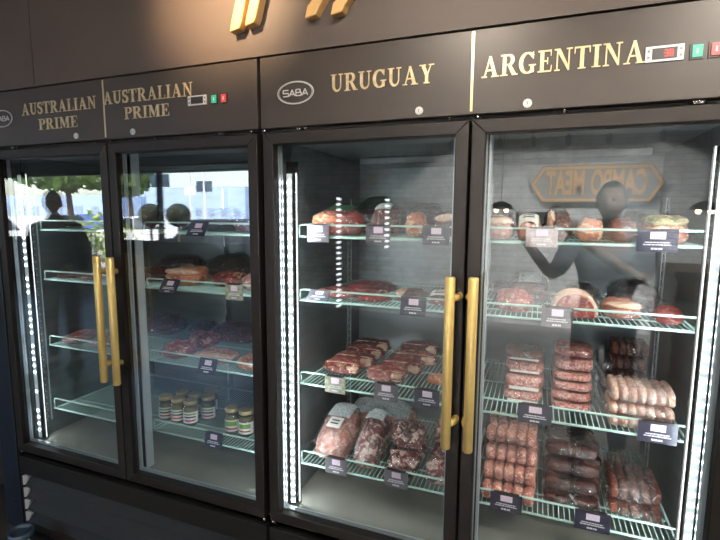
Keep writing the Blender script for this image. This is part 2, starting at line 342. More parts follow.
# ------------------------------------------------------------------ refrigerators
OT=ZB+1.3873; OB=ZB; GT=ZB+1.349; GB=ZB+.038
CW=1.37; G=.0105; STI=.0382; E_=.006; DG=.0076
DW=(CW-2*E_-DG)/2
DECK=[ZB+1.040, ZB+.803, ZB+.479, ZB+.156]
TOPR=[ZB+1.082, ZB+.842, ZB+.524, ZB+.205]
SHF=.16; SHB=.72; YBACK=.80
def ring(mb, x0,x1,z0,z1, w, y0,y1, m):   # a mitred rectangular frame
    o=[(x0,z0),(x1,z0),(x1,z1),(x0,z1)]; i=[(x0+w,z0+w),(x1-w,z0+w),(x1-w,z1-w),(x0+w,z1-w)]
    for k in range(4): mb.prism([o[k],o[(k+1)%4],i[(k+1)%4],i[k]], y0,y1,m)
# one shelf, shared by all: a deck of wires on cross bars plus a guard rail in front
SW=.615
def shelf_mesh():
    mb=MB(); m=K['mint']; r=.0017
    n=int(SW/.016)
    for i in range(n+1):
        x=SW*i/n; mb.tube([(x,SHF,0),(x,SHB,0)], r, m, 6)
    for y in (SHF+.12,SHF+.30,SHB-.02): mb.tube([(0,y,-.0045),(SW,y,-.0045)], .003, m, 6)
    mb.tube([(0,SHF,-.0015),(0,SHB,-.0015)],.0034,m,6); mb.tube([(SW,SHF,-.0015),(SW,SHB,-.0015)],.0034,m,6)
    return mb.mesh('wire_shelf')
def rail_mesh(h):
    m=K['mint']; c=.012; y=SHF-.005
    pts=[(0,y,0),(0,y,h-c)]+[(c-c*math.cos(a),y,h-c+c*math.sin(a)) for a in (.4,.8,1.2)]+[(c,y,h),(SW-c,y,h)]+[(SW-c+c*math.sin(a),y,h-c+c*math.cos(a)) for a in (.4,.8,1.2)]+[(SW,y,h-c),(SW,y,0)]
    mb=MB().tube(pts,.0036,m,8); mb.tube([(-.004,y,-.002),(SW+.004,y,-.002)],.0042,m,8)
    n=int(SW/.016)
    return mb.mesh('front_rail')
SHM=shelf_mesh(); RAILM=[rail_mesh(TOPR[i]-DECK[i]) for i in range(4)]
def led_mesh(a, b, chip, lens, sgn, drop=0):
    mb=MB(); mb.box(-.0105,.0105,-.006,.006,a,b,K['frame'])
    mb.box(-.0100,.0100,-.0085,-.006,a+.004,b-.004,lens)
    n=int((b-a)/.0318); rnd=random.Random(3)
    for i in range(n):
        if drop and rnd.random()<drop: continue
        z=a+.012+i*.0318; mb.ball((0,-.0085,z),(.0075,.004,.0065),chip,8,4)
    mb.tube([(0,0,b),(-.004*sgn,.004,b+.04),(.004*sgn,.006,ZB+1.368)],.0025,K['black_plastic'],6)
    return mb.mesh('led_strip')
def door_part(fr, x0, hinge_left, hx, ht, hb):
    mb=MB(); x1=x0+DW
    ring(mb,x0,x1,OB,OT,STI,0,.05,K['frame']); ring(mb,x0+.012,x1-.012,OB+.012,OT-.012,.022,.05,.058,K['black_plastic'])
    d=mb.obj('glass_door',fr,bevel=.0025)
    g=MB().box(x0+STI-.004,x1-STI+.004,.010,.030,GB-.004,GT+.004,K['glass']).obj('glass_pane',d)
    g['label']='clear double glazed pane'
    sp=MB(); sa,sb=x0+STI-.002,x1-STI+.002
    for (i0,w,ya,yb) in ((0,.0055,.032,.042),(.011,.003,.034,.042)):
        sp.box(sa+i0,sa+i0+w,ya,yb,GB+i0,GT,K['alu']).box(sa+i0+w,sb-i0-w,ya,yb,GB-.002+i0,GB-.002+i0+w,K['alu'])
        if x0>.6: sp.box(sb-i0-2*w,sb-i0,ya,yb,GB+i0+w,GT,K['alu'])
    sp.obj('pane_spacer',d)
    # tubular gold handle on two stand-offs
    hm=MB(); r=.0145; y=-.058
    prof=[(r*.86,hb),(r,hb+.003),(r,ht-.003),(r*.86,ht)]
    hm.lathe(prof,(hx,y,0),K['gold'],20)
    sx = x1-.011 if hinge_left else x0+.011
    for z in (hb+.072,ht-.062):
        hm.tube([(hx,y,z),(hx*.5+sx*.5,y*.72,z),(sx,-.022,z),(sx,-.0015,z)],[.0115,.011,.0105,.010],K['gold'],14)
        hm.disc_y((sx,z),.0105,-.003,-.0005,K['gold'],20)
    hm.obj('handle',d); return d
def refrigerator(x0, name, label, doors, leds):
    fr=thing(name,label,'refrigerator',(x0+CW/2,.4,0))
    fr.matrix_world  # keep
    inv=(-(x0+CW/2),-.4,0)
    class P: pass
    def fix(o): o.location=(o.location.x+inv[0],o.location.y+inv[1],o.location.z+inv[2]); o.parent=fr; return o
    x1=x0+CW; t=.045
    b=MB()
    b.box(x0,x0+.004,.062,.86,.10,HT-.01,K['frame']).box(x1-.004,x1,.062,.86,.10,HT-.01,K['frame'])
    b.box(x0+.004,x0+t,.062,YBACK,ZB+.03,ZB+1.37,K['steel']).box(x1-t,x1-.004,.062,YBACK,ZB+.03,ZB+1.37,K['steel'])
    b.box(x0+.004,x1-.004,YBACK,.86,ZB,ZB+1.40,K['steel'])
    b.box(x0+.004,x1-.004,.062,YBACK,ZB-.03,ZB+.03,K['floorsteel']).box(x0+.004,x1-.004,.062,YBACK,ZB+1.37,ZB+1.42,K['steel'])
    b.box(x0+.004,x1-.004,.062,.86,.10,.14,K['frame'])
    fix(b.obj('cabinet_body',bevel=.001))
    # evaporator cover under the ceiling
    e=MB(); e.prism([(x0+.12,ZB+1.368),(x1-.12,ZB+1.368),(x1-.12,ZB+1.338),(x0+.12,ZB+1.338)],.60,YBACK-.002,K['steel']); fix(e.obj('fan_cover',bevel=.006))
    xm=x0+CW/2
    c=MB().box(xm-.050,xm+.050,.062,.10,ZB+.03,ZB+1.37,K['frame']).box(xm+.0495,xm+.055,.0615,.10,ZB+.03,ZB+1.37,K['alu']).box(xm-.055,xm-.0495,.0615,.10,ZB+.03,ZB+1.37,K['alu']); fix(c.obj('centre_post'))
    # shelf standards: two at each side, two at the middle
    for xx,dx in ((x0+t,1),(x1-t,-1)):
        for y in (.125,.66):
            p=MB(); a,bx=sorted((xx,xx+dx*.006)); p.box(a,bx,y-.016,y+.016,ZB+.10,ZB+1.19,K['steel'])
            a,bx=sorted((xx+dx*.006,xx+dx*.0085)); p.box(a,bx,y+.012,y+.016,ZB+.10,ZB+1.19,K['alu'])
            for k in range(33): p.ball((xx+dx*.0065,y-.004,ZB+.125+k*.0318),(.0035,.0045,.0035),K['silver'],8,4)  # studs stand in for the LED dots mirrored in the steel
            fix(p.obj('shelf_standard'))
    p=MB().box(xm-.004,xm+.004,.70,.74,ZB+.03,ZB+1.25,K['chrome']); fix(p.obj('shelf_standard'))
    # a polished flange behind each light strip
    for side,chip,lens,a,bb,drop in leds:
        xx=x0+t if side<0 else x1-t; s=-side
        q=MB().box(min(xx,xx+s*.045),max(xx,xx+s*.045),.085,.089,ZB+.035,ZB+1.30,K['frame']); fix(q.obj('flange'))
        o=place('led_strip',led_mesh(a,bb,chip,lens,s,drop),None,(xx+s*.022,.074,0)); fix(o); o['label']='bright LED strip beside the door glass'
        la=bpy.data.lights.new('led_light','AREA'); la.shape='RECTANGLE'; la.size=.016; la.size_y=bb-a; la.energy=LEDW[chip.name]; la.color=(.90,.97,1)
        lo=bpy.data.objects.new('led_light',la); COL.objects.link(lo); dv=Vector((s*.75,.66,0)).normalized()
        lo.matrix_world=Matrix.Translation((xx+s*.034,.088,(a+bb)/2))@Matrix((dv.cross(Vector((0,0,1))),Vector((0,0,1)),-dv)).transposed().to_4x4()
    for half in (0,1):
        sx=x0+t+.012 if half==0 else xm+.0085
        for i in range(4):
            s=place('wire_shelf',SHM,None,(sx,0,DECK[i])); fix(s); place('front_rail',RAILM[i],s)
    # header
    h=MB().box(x0+.001,x1-.001,0,.06,OT+.014,HT,K['header']); h.box(x0+.004,x1-.004,.03,.062,OT-.01,OT+.014,K['gap']); h.box(x0+.004,x1-.004,.06,.86,ZB+1.42,HT-.005,K['gap'])
    hp=fix(h.obj('header_panel',bevel=.002))
    # louvred plinth
    l=MB(); z=ZB-.032; l.box(x0+.002,x1-.002,.002,.03,z-.085,z,K['plinth']); l.box(x0+.02,x1-.02,.05,.06,.06,z-.08,K['gap'])
    for e0,e1 in ((x0+.002,x0+.014),(x1-.014,x1-.002)): l.box(e0,e1,.004,.06,.05,z-.085,K['frame'])
    k=0; zz=z-.09
    while zz>.09:
        l.raw([(x0+.014,-.0+.003,zz-.055),(x1-.014,.003,zz-.055),(x1-.014,.034,zz-.006),(x0+.014,.034,zz-.006),(x0+.014,.007,zz-.058),(x1-.014,.007,zz-.058),(x1-.014,.038,zz-.009),(x0+.014,.038,zz-.009)],
              [(0,1,2,3),(7,6,5,4),(0,4,5,1),(2,6,7,3),(0,3,7,4),(1,5,6,2)],K['plinth']); zz-=.062; k+=1
    l.box(x0+.002,x1-.002,.002,.03,.05,.085,K['frame']); lp=fix(l.obj('louvre_panel',bevel=.001))
    for xx in (x0+.0145,):  # pale wedges shaped as the light glints at the louvre ends
        br=MB()
        for j in range(4):
            zz=z-.092-j*.062; br.raw([(xx,.002,zz-.004),(xx,.034,zz-.004),(xx,.002,zz-.052),(xx+.03,.012,zz-.004),(xx+.03,.034,zz-.006),(xx+.012,.006,zz-.050)],[(0,1,2),(5,4,3),(0,3,4,1),(1,4,5,2),(2,5,3,0)],K['silver'])
        o=br.obj('louvre_glint',lp)
    for xx in (x0+.06,x1-.06):
        for y in (.12,.78): fix(MB().lathe([(.022,0),(.022,.012),(.012,.016),(.012,.10)],(xx,y,0),K['black_plastic'],14).obj('foot'))
    # chrome bits shaped as the glints of light in the gap over the doors
    for k,xx in enumerate((x0+.012,x0+.14,x0+.165,x0+DW-.05,xm+.018,xm+.24,x1-.15,x1-.03)):
        w=(.012,.016,.010,.006,.006,.005,.022,.010)[k]
        c=MB().box(xx-w/2,xx+w/2,.002,.02,OT+.0035,OT+.0105,K['chrome']); c.ball((xx,.003,OT+.0085),(.003,.003,.003),K['chrome']); fix(c.obj('gap_glint'))
    for xx in (x0+.014,x1-.014):
        c=MB().lathe([(.003,0),(.007,.002),(.007,.010),(.003,.012)],(xx,.012,OB-.016),K['chrome'],10); fix(c.obj('hinge_pin'))
    for d in doors:
        o=door_part(None,*d); o.parent=fr; o.location=inv
    return fr,hp,fix
LEDW={'led_chip':7.0,'led_chip_dim':3.0}
X2=G/2; X1=-G/2-CW
def hpix(u0,v0,u1,v1,y): 
    a=aty(u0,v0,y); b=aty(u1,v1,y); return a,b
# handles: where their tops and bottoms stand
HY=-.058
def hnd(ut,vt,ub,vb):
    a=aty(ut,vt,HY); b=aty(ub,vb,HY); return ((a.x+b.x)/2, a.z, b.z)
h1=hnd(96.8,256,103.9,382); h2=hnd(109.5,257.5,117.2,385); h3=hnd(450.5,277,445.1,448); h4=hnd(473.5,277.7,467.5,452)
top1=ZB+1.262
f1,hp1,fix1=refrigerator(X1,'display_refrigerator','black two-door upright display refrigerator headed AUSTRALIAN PRIME, with the dimmer interior',
  [(X1+E_,True,*h1),(X1+E_+DW+DG,False,*h2)], [(-1,K['dimled'],K['dimlens'],ZB+.04,ZB+1.29,.28),(1,K['dimled'],K['dimlens'],ZB+.04,ZB+1.29,.1)])
f2,hp2,fix2=refrigerator(X2,'display_refrigerator','black two-door upright display refrigerator headed URUGUAY and ARGENTINA, brightly lit inside',
  [(X2+E_,True,*h3),(X2+E_+DW+DG,False,*h4)], [(-1,K['led'],K['lens'],ZB+.04,top1,0),(1,K['led'],K['lens'],ZB+.04,ZB+1.30,0)])

def sub(mb, name, par, label=None, bevel=0):       # a sub-part given in world coordinates
    o=mb.obj(name,bevel=bevel); fr=par.parent
    o.location=Vector((0,0,0))-Vector(fr.location)-Vector(par.location); o.parent=par
    if label: o['label']=label
    return o
def header_text(par, rows, label):
    mb=MB()
    for txt,(ul,vl),(ur,vr),h in rows:
        a=aty(ul,vl,0); b=aty(ur,vr,0); add_text(mb,txt,a.x,b.x,(a.z+b.z)/2,h,K['letter'],-.0025,-.0002)
    sub(mb,'lettering',par,label)
header_text(hp2,[('URUGUAY',(331,93),(434.2,82.2),.052)],'pale gold serif letters URUGUAY')
header_text(hp2,[('ARGENTINA',(481.5,78),(644.5,63),.0545)],'pale gold serif letters ARGENTINA')
header_text(hp1,[('AUSTRALIAN',(104,105.5),(193,95),.046),('PRIME',(125,120),(170,115),.043)],'gold letters AUSTRALIAN PRIME over the second door')
header_text(hp1,[('AUSTRALIAN',(22.5,115.5),(96.5,108.5),.046),('PRIME',(39.5,130.3),(78.5,126.5),.043)],'gold letters AUSTRALIAN PRIME over the first door')
for par,x0 in ((hp1,X1),(hp2,X2)):
    xm=x0+CW/2
    sub(MB().box(xm-.0035,xm+.0035,-.0015,-.0001,OT+.022,HT-.004,K['strip']),'trim_strip',par,'slim gold upright strip between the two headings')
def oval(par,u,v,ax=.064,az=.0345):
    c=aty(u,v,0); mb=MB(); n=40
    for rr in (1.0,.93):
        pts=[(c.x+ax*rr*math.cos(2*math.pi*k/n),-.0015,c.z+az*rr*math.sin(2*math.pi*k/n)) for k in range(n)]
        mb.tube(pts,.0016 if rr==1 else .0008,K['silver'],6,True)
    # blocky outlined letters across the oval
    w=.023; x=c.x-2*w-.002; h=.0095; y0,y1=-.0022,-.0004
    def bar(q): mb.prism([(c.x-2*w+.002+px,c.z+pz) for px,pz in q],y0,y1,K['silver'])
    s=.0032
    def ln(a,b): 
        d=Vector((b[0]-a[0],b[1]-a[1])).normalized(); nn=Vector((-d.y,d.x))*s/2
        bar([(a[0]+nn.x,a[1]+nn.y),(b[0]+nn.x,b[1]+nn.y),(b[0]-nn.x,b[1]-nn.y),(a[0]-nn.x,a[1]-nn.y)])
    def let(ch,o):
        W=w-.004
        if ch=='S': 
            for a,b in (((o+W,h),(o,h)),((o,h),(o,0)),((o,0),(o+W,0)),((o+W,0),(o+W,-h)),((o+W,-h),(o,-h))): ln(a,b)
        if ch=='A':
            for a,b in (((o,-h),(o+W/2,h)),((o+W/2,h),(o+W,-h)),((o+W*.3,-h*.45),(o+W*.7,-h*.45))): ln(a,b)
        if ch=='B':
            for a,b in (((o,-h),(o,h)),((o,h),(o+W*.8,h)),((o+W*.8,h),(o+W*.8,0)),((o,0),(o+W,0)),((o+W,0),(o+W,-h)),((o+W,-h),(o,-h))): ln(a,b)
    for i,ch in enumerate('SABA'): let(ch,i*w)
    sub(mb,'logo_badge',par,'silver oval outline badge')
oval(hp2,295.5,92.8); oval(hp1,2.5,118.8)
for par,(u,v) in ((hp2,(419.2,110.9)),(hp2,(527.5,103.4)),(hp1,(76.5,136)),(hp1,(133.2,131.8))):
    c=aty(u,v,0); mb=MB().disc_y((c.x,c.z),.0115,-.003,-.0002,K['silver'],22).disc_y((c.x,c.z),.0085,-.006,-.003,K['silver'],20).box(c.x-.0008,c.x+.0008,-.0064,-.0058,c.z-.004,c.z+.004,K['gap'])
    sub(mb,'lock',par,'round chrome lock')
SEG={'3':'abgcd','8':'abcdefg'}
def digits(mb,txt,x,z,h,y):
    w=h*.5; t=h*.13
    for ch in txt:
        for s in SEG[ch]:
            q={'a':(0,w,h-t,h),'g':(0,w,h/2-t/2,h/2+t/2),'d':(0,w,0,t),'b':(w-t,w,h/2,h),'c':(w-t,w,0,h/2),'f':(0,t,h/2,h),'e':(0,t,0,h/2)}[s]
            mb.box(x+q[0],x+q[1],y-.0006,y,z+q[2],z+q[3],K['reddigit'])
        x+=w*1.35
def panel(par,bez,gr,rd,on):
    (a,b)=aty(bez[0],bez[1],0),aty(bez[2],bez[3],0)
    x0,x1=a.x,b.x; zc=(a.z+b.z)/2; hh=bez[4]/2
    mb=MB().box(x0,x1,-.004,-.0002,zc-hh,zc+hh,K['silver']); w=x1-x0
    mb.box(x0+w*.17,x1-w*.17,-.0052,-.004,zc-hh*.72,zc+hh*.72,K['black_plastic'])
    for s in (x0+w*.08,x1-w*.08):
        for q in (-.4,.4): mb.box(s-.003,s+.003,-.005,-.004,zc+q*hh-.003,zc+q*hh+.003,K['cardgrey'])
    if on: digits(mb,'38',x0+w*.5,zc-hh*.42,hh*.84,-.0052)
    sub(mb,'thermostat',par,'silver digital thermostat with red digits' if on else 'silver digital thermostat with dark screen',.001)
    for (u,v,m,nm) in ((*gr,K['greensw'],'green rocker switch'),(*rd,K['redsw'],'red rocker switch')):
        c=aty(u,v,0); s=.0145 if on else .0135
        mb=MB().box(c.x-s,c.x+s,-.003,-.0002,c.z-s*1.25,c.z+s*1.25,K['black_plastic']).box(c.x-s*.72,c.x+s*.72,-.006,-.003,c.z-s*.95,c.z+s*.95,m)
        mb.box(c.x-s*.12,c.x+s*.12,-.0064,-.006,c.z-s*.4,c.z+s*.4,K['whiteprint'])
        sub(mb,'rocker_switch',par,nm,.001)
panel(hp2,(645.3,54.5,683.6,52.8,.036),(697,51.3),(716,49.3),True)
panel(hp1,(188.5,101,207,100,.033),(214.6,99.3),(224.3,98.4),False)

# ------------------------------------------------------------------ price tags clipped on the guard rails
def tag_meshes(card, w, h):
    a=MB().box(-w/2,w/2,-.0012,.0012,-h,0,card).box(-w*.40,w*.40,-.0016,.009,-.004,.0006,K['black_plastic']).mesh('price_tag')
    b=MB().box(-w*.18,w*.20,-.0018,-.0013,-h*.44,-h*.12,K['pinkprint'])
    bm=b.mesh('printed_flag')
    c=MB(); rnd=random.Random(int(w*1000))
    for j,(z,l,s) in enumerate(((-.56,.30,.05),(-.66,.34,.05),(-.82,.14,.08))):
        x=-l*w
        while x<l*w:
            k=min(rnd.uniform(.004,.010),l*w-x+.001); c.box(x,x+k*.8,-.0017,-.0013,h*z-h*s,h*z,K['whiteprint']); x+=k
    return a,bm,c.mesh('printed_lines')
TAGM={k:tag_meshes(K[c],w,h) for k,c,w,h in (('navy','card',.088,.064),('wide','card',.100,.064),('grey','cardgrey',.088,.066),('pale','cardpale',.090,.060),('beige','cardbeige',.082,.066),('small','card',.082,.046))}
def price_tag(u, v, shelf, kind, label, tilt=0, rz=0):
    y=SHF-.0135; p=aty(u,v,y); z=TOPR[shelf]+.0045
    tilt=-abs(tilt)
    if tilt: y-=.004
    a,b,c=TAGM[kind]
    o=place('price_tag',a,None,(p.x,y,z),(tilt,0,rz)); tag(o,label,'price tag','price tags on the shelf rails'); place('printed_flag',b,o); place('printed_lines',c,o)
tags=[
 (318,232,0,'grey','grey price tag at the left end of the URUGUAY door\'s top shelf'),
 (378,232,0,'grey','grey price tag in the middle of the URUGUAY door\'s top shelf'),
 (436,232,0,'navy','dark price tag at the right end of the URUGUAY door\'s top shelf'),
 (321,294,1,'small','short dark price tag tilted back, left on the URUGUAY door\'s second shelf',-.75),
 (414,304,1,'navy','dark price tag hanging right of centre on the URUGUAY door\'s second shelf',.22),
 (335,384,2,'beige','beige patterned price tag, leftmost on the URUGUAY door\'s third shelf'),
 (386,390,2,'grey','grey price tag with dark figure, middle of the URUGUAY door\'s third shelf'),
 (427,395,2,'navy','dark price tag beside the gold handle on the URUGUAY door\'s third shelf'),
 (336,463,3,'grey','grey price tag under the white-labelled bag on the URUGUAY door\'s bottom shelf'),
 (396,478,3,'grey','grey price tag under the heap of marbled pieces on the URUGUAY door\'s bottom shelf'),
 (541.5,239,0,'pale','pale pinkish price tag on the ARGENTINA door\'s top shelf'),
 (657,243,0,'wide','dark price tag under the herbed cut on the ARGENTINA door\'s top shelf'),
 (557,318,1,'grey','grey price tag, only one on the ARGENTINA door\'s second shelf'),
 (535,411,2,'wide','navy price tag under the stack of mince on the ARGENTINA door\'s third shelf'),
 (657.5,431,2,'wide','navy price tag under the large pale sausage packs on the ARGENTINA door\'s third shelf'),
 (506,501,3,'wide','navy price tag at the left of the ARGENTINA door\'s bottom shelf'),
 (592,524,3,'wide','navy price tag at the middle of the ARGENTINA door\'s bottom shelf'),
 (201,228,0,'navy','dark tilted price tag on the top shelf of the second AUSTRALIAN PRIME door',.55),
 (173,283,1,'navy','dark price tag under the pink slab, second shelf, second AUSTRALIAN PRIME door',.6),
 (234,289,1,'beige','beige patterned price tag on the second AUSTRALIAN PRIME door\'s second shelf'),
 (210,361,2,'navy','dark price tag under the pink cuts, third shelf, second AUSTRALIAN PRIME door',.4),
 (215,436,3,'navy','dark price tag on the jar shelf between the two groups of jars',.2),
]
for t in tags: price_tag(t[0],t[1],t[2],t[3],t[4],*(t[5:] if len(t)>5 else ()))

# ------------------------------------------------------------------ meat
def lump(a,b,c,n=3.5,amp=.06,seed=0,res=10,freq=2.2,flat=.85,taper=0,wedge=0):
    """a soft-cornered slab: half sizes a,b,c, standing on z=0"""
    vs=[];fs=[];idx={}
    def vert(d):
        key=tuple(round(q,5) for q in d)
        if key in idx: return idx[key]
        L=(abs(d[0])**n+abs(d[1])**n+abs(d[2])**n)**(1/n); p=Vector(d)/L
        nz=noise.noise(p*freq+Vector((seed*3.1,seed*1.7,0)))+.5*noise.noise(p*freq*2.3+Vector((seed,7,seed*2)))+.3*noise.noise(p*freq*5+Vector((seed,3,seed)))
        k=1+amp*nz
        x=p.x*a*k*(1-taper*p.x*.0); y=p.y*b*k; z=p.z*c*(1+amp*1.6*nz*(p.z>0))
        if p.z<-.5: z=-c*flat if z<-c*flat*.9 else z
        if wedge: z=(z+c*flat)*(1-wedge*(1-(max(-1,min(1,p.y))+1)/2))-c*flat
        idx[key]=len(vs); vs.append((x,y,z+c*flat*(1+0*taper))); return idx[key]
    for ax in range(3):
        for sg in (-1,1):
            for i in range(res):
                for j in range(res):
                    q=[]
                    for (s,t) in ((i,j),(i+1,j),(i+1,j+1),(i,j+1)):
                        d=[0,0,0]; d[ax]=sg; d[(ax+1)%3]=math.tan((2*s/res-1)*math.pi/4); d[(ax+2)%3]=math.tan((2*t/res-1)*math.pi/4); q.append(vert(tuple(d)))
                    fs.append(q if sg>0 else q[::-1])
    m=min(v[2] for v in vs); vs=[(x,y,z-m) for x,y,z in vs]
    return vs,fs
def add_lump(mb,m,a,b,c,loc=(0,0,0),rot=None,**k):
    vs,fs=lump(a,b,c,**k); L=Vector(loc)
    vs=[L+(rot@Vector(v) if rot else Vector(v)) for v in vs]; return mb.raw(vs,fs,m,True)
def top_patch(mb,m,a,b,c,x0,x1,y0,y1,n=3.5,off=.004,k=6,flat=.85,wedge=.32):
    vs=[];fs=[]
    for i in range(k+1):
        for j in range(k+1):
            x=x0+(x1-x0)*i/k; y=y0+(y1-y0)*j/k
            q=max(0,1-abs(x/a)**n-abs(y/b)**n)**(1/n); vs.append((x,y,(c*flat+c*q)*(1-wedge*(1-(y/b+1)/2))+off))
    vs+= [(x,y,z-.0006) for x,y,z in vs]; N=(k+1)**2
    for i in range(k):
        for j in range(k): 
            p=i*(k+1)+j; fs.append((p,p+k+1,p+k+2,p+1)); fs.append((N+p,N+p+1,N+p+k+2,N+p+k+1))
    mb.raw(vs,fs,m,True)
UNITS=[]
def box_from_px(ul,ur,vt,deck,yf=None,vb=None,depth=.12,lift=0,front=False):
    """left and right edge and top in the picture, front on the shelf -> place and size in metres"""
    z0=DECK[deck]+.0035+lift
    if yf is None: yf=max(atz((ul+ur)/2,vb,z0).y,SHF+.008)
    ya,yb=yf+depth*.12,yf+depth*.82
    x0=max(aty(ul,vt,ya).x,aty(ul,vt,yb).x)+.006; x1=min(aty(ur,vt,ya).x,aty(ur,vt,yb).x)-.005
    if front: x0=aty(ul,vt,yf+.012).x+.003; x1=aty(ur,vt,yf+.012).x-.003
    if x1-x0<.075: xc=(x0+x1)/2; x0=xc-.0375; x1=xc+.0375
    zt=aty((ul+ur)/2,vt,yf+depth*.5).z
    return (x0+x1)/2, yf+depth/2, z0, (x1-x0)/2, depth/2, max(.012,(zt-z0)/2)
SEED=[0]
def cut(ul,ur,vt,deck,label,m='beef',yf=None,vb=None,depth=.13,fat=None,film='film',rz=0,n=3.0,amp=.10,lab=None,name='vacuum_packed_cut',cat='meat pack',group=None,lift=0,h=None,label_mat='white',wedge=.32,front=False,lab2=None):
    x,y,z,a,b,c=box_from_px(ul,ur,vt,deck,yf,vb,depth,lift,front)
    if h: c=h/2
    SEED[0]+=1; sd=SEED[0]
    t=thing(name,label,cat,(x,y,z),group,rz); UNITS.append([[t],deck])
    mb=MB(); add_lump(mb,K[m],a*.94,b*.94,c*.94,(0,0,.0015),n=n,amp=amp,seed=sd,wedge=wedge); mb.obj('meat',t)
    if fat=='cap':      # a rind of fat along the top front edge
        mb=MB(); add_lump(mb,K['fat'],a*.88,b*.36,c*.26,(0,-b*.52,c*(1.40-wedge*1.25)),n=2.6,amp=amp*1.3,seed=sd+.5); mb.obj('fat_cap',t)
    elif fat=='side':
        mb=MB(); add_lump(mb,K['fat'],a*.30,b*.88,c*.55,(-a*.62,-b*.06,c*.75),n=2.4,amp=amp*1.3,seed=sd+.5); mb.obj('fat_cap',t)
    elif fat=='end':
        mb=MB(); add_lump(mb,K['fat'],a*.28,b*.46,c*.46,(a*.58,-b*.42,c*.28),n=3.2,amp=amp*1.3,seed=sd+.5); add_lump(mb,K['fat'],a*.80,b*.12,c*.14,(-.0*a,-b*.10,c*(1.5-wedge*.9)),n=2.4,amp=.2,seed=sd); mb.obj('fat_cap',t)
    elif fat=='orange':
        mb=MB(); add_lump(mb,K['orange'],a*.62,b*.6,c*.5,(-a*.34,-b*.38,c*.42),n=2.4,amp=amp*1.5,seed=sd+.5); mb.obj('fat_cap',t)
    elif fat=='herb':
        mb=MB(); add_lump(mb,K['herb'],a*.93,b*.93,c*.42,(0,.0,c*1.02),n=2.8,amp=amp*1.3,seed=sd+.5,wedge=wedge*.6); mb.obj('herb_crust',t)
    if film:
        mb=MB(); add_lump(mb,K[film],a*1.0,b*1.0,c*1.04,n=n,amp=amp*1.15,seed=sd,wedge=wedge)
        # crimped seams of the bag at both ends
        for s in (-1,1):
            vs=[];fs=[]; N=9
            for i in range(N):
                q=-b*.8+1.6*b*i/(N-1); w=.006*math.sin(i*2.1+sd); vs += [(s*a*.9,q,c*.8+w*.3),(s*(a*1.04+.006+.004*math.sin(i*1.7+sd)),q*1.02,c*.6+w)]
            vs += [(v[0],v[1],v[2]-.0008) for v in vs]; M=2*N
            for i in range(N-1): fs += [(2*i,2*i+1,2*i+3,2*i+2),(M+2*i,M+2*i+2,M+2*i+3,M+2*i+1)]
            mb.raw(vs,fs,K[film],True)
        mb.obj('vacuum_film',t)
    if lab:
        fx0,fx1,fy0,fy1=lab; mb=MB(); top_patch(mb,K[label_mat],a,b,c,fx0*a,fx1*a,fy0*b,fy1*b,n=n,off=.003+c*.16*amp*5,k=6)
        if label_mat=='white':
            for j in range(2): top_patch(mb,K['darkprint'],a,b,c,(fx0*.8+fx1*.2)*a,(fx0*.2+fx1*.8)*a,(fy0+(fy1-fy0)*(.3+.3*j))*b,(fy0+(fy1-fy0)*(.42+.3*j))*b,n=n,off=.0038+c*.16*amp*5,k=4)
        mb.obj('label',t)
    if lab2:
        fx0,fx1,fy0,fy1=lab2; mb=MB(); top_patch(mb,K['bluewhite'],a,b,c,fx0*a,fx1*a,fy0*b,fy1*b,n=n,off=.003+c*.16*amp*5,k=6); mb.obj('printed_film_panel',t)
    return t
U='URUGUAY door\'s'; A_='ARGENTINA door\'s'; P2='second AUSTRALIAN PRIME door'; P1='first AUSTRALIAN PRIME door'
# --- URUGUAY, top shelf
gU1='vacuum packs on the URUGUAY top shelf'
cut(308,360,202,0,f'beef cut with orange fat and dark green label, leftmost on the {U} top shelf','beef',.18,fat='orange',depth=0.116,lab=(-.25,.6,-.5,.5),label_mat='greenlabel',group=gU1,amp=.14,front=True)
cut(364,394,199,0,f'upright shiny pack with silvery film, second from left on the {U} top shelf','darkbeef',.19,film='filmgrey',depth=0.109,group=gU1,amp=.15,lab=(-.6,.5,-.6,.3),label_mat='bluewhite',front=True)
cut(398,422,206,0,f'orange-pink cut, third from left on the {U} top shelf','orange',.18,depth=0.088,group=gU1,amp=.18,film='filmgrey',n=2.4,front=True)
cut(426,460,206,0,f'dark beef cut with fat rim, nearest the gold handle on the {U} top shelf','darkbeef',.18,fat='cap',depth=0.102,group=gU1,amp=.12,front=True)
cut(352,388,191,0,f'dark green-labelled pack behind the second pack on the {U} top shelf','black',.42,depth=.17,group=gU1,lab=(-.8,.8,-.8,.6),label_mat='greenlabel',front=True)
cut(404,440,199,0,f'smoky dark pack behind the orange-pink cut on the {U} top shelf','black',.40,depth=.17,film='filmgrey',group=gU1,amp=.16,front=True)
# --- URUGUAY, second shelf
gU2='vacuum packs on the URUGUAY second shelf'
cut(309,352,286,1,f'flat dark red steak behind the tilted tag on the {U} second shelf','beef',.20,depth=0.109,fat='orange',amp=.16,group=gU2,front=True)
cut(343,392,280,1,f'long bright red slab behind, left half of the {U} second shelf','beef',.34,depth=.16,amp=.16,group=gU2,n=2.6,front=True)
cut(350,386,292,1,f'low red cut in front of the long slab on the {U} second shelf','beef',.18,depth=0.082,amp=.18,group=gU2,n=2.6,front=True)
t=cut(389,421,287,1,f'brownish pink cut right of centre on the {U} second shelf','darkbeef',.22,depth=0.116,fat='side',amp=.16,group=gU2,film='filmgrey',front=True)
cut(421,461,288,1,f'dark cut with oval white sticker by the handle on the {U} second shelf','darkbeef',.20,depth=0.122,amp=.12,group=gU2,lab=(-.75,.15,-.75,.05),front=True)
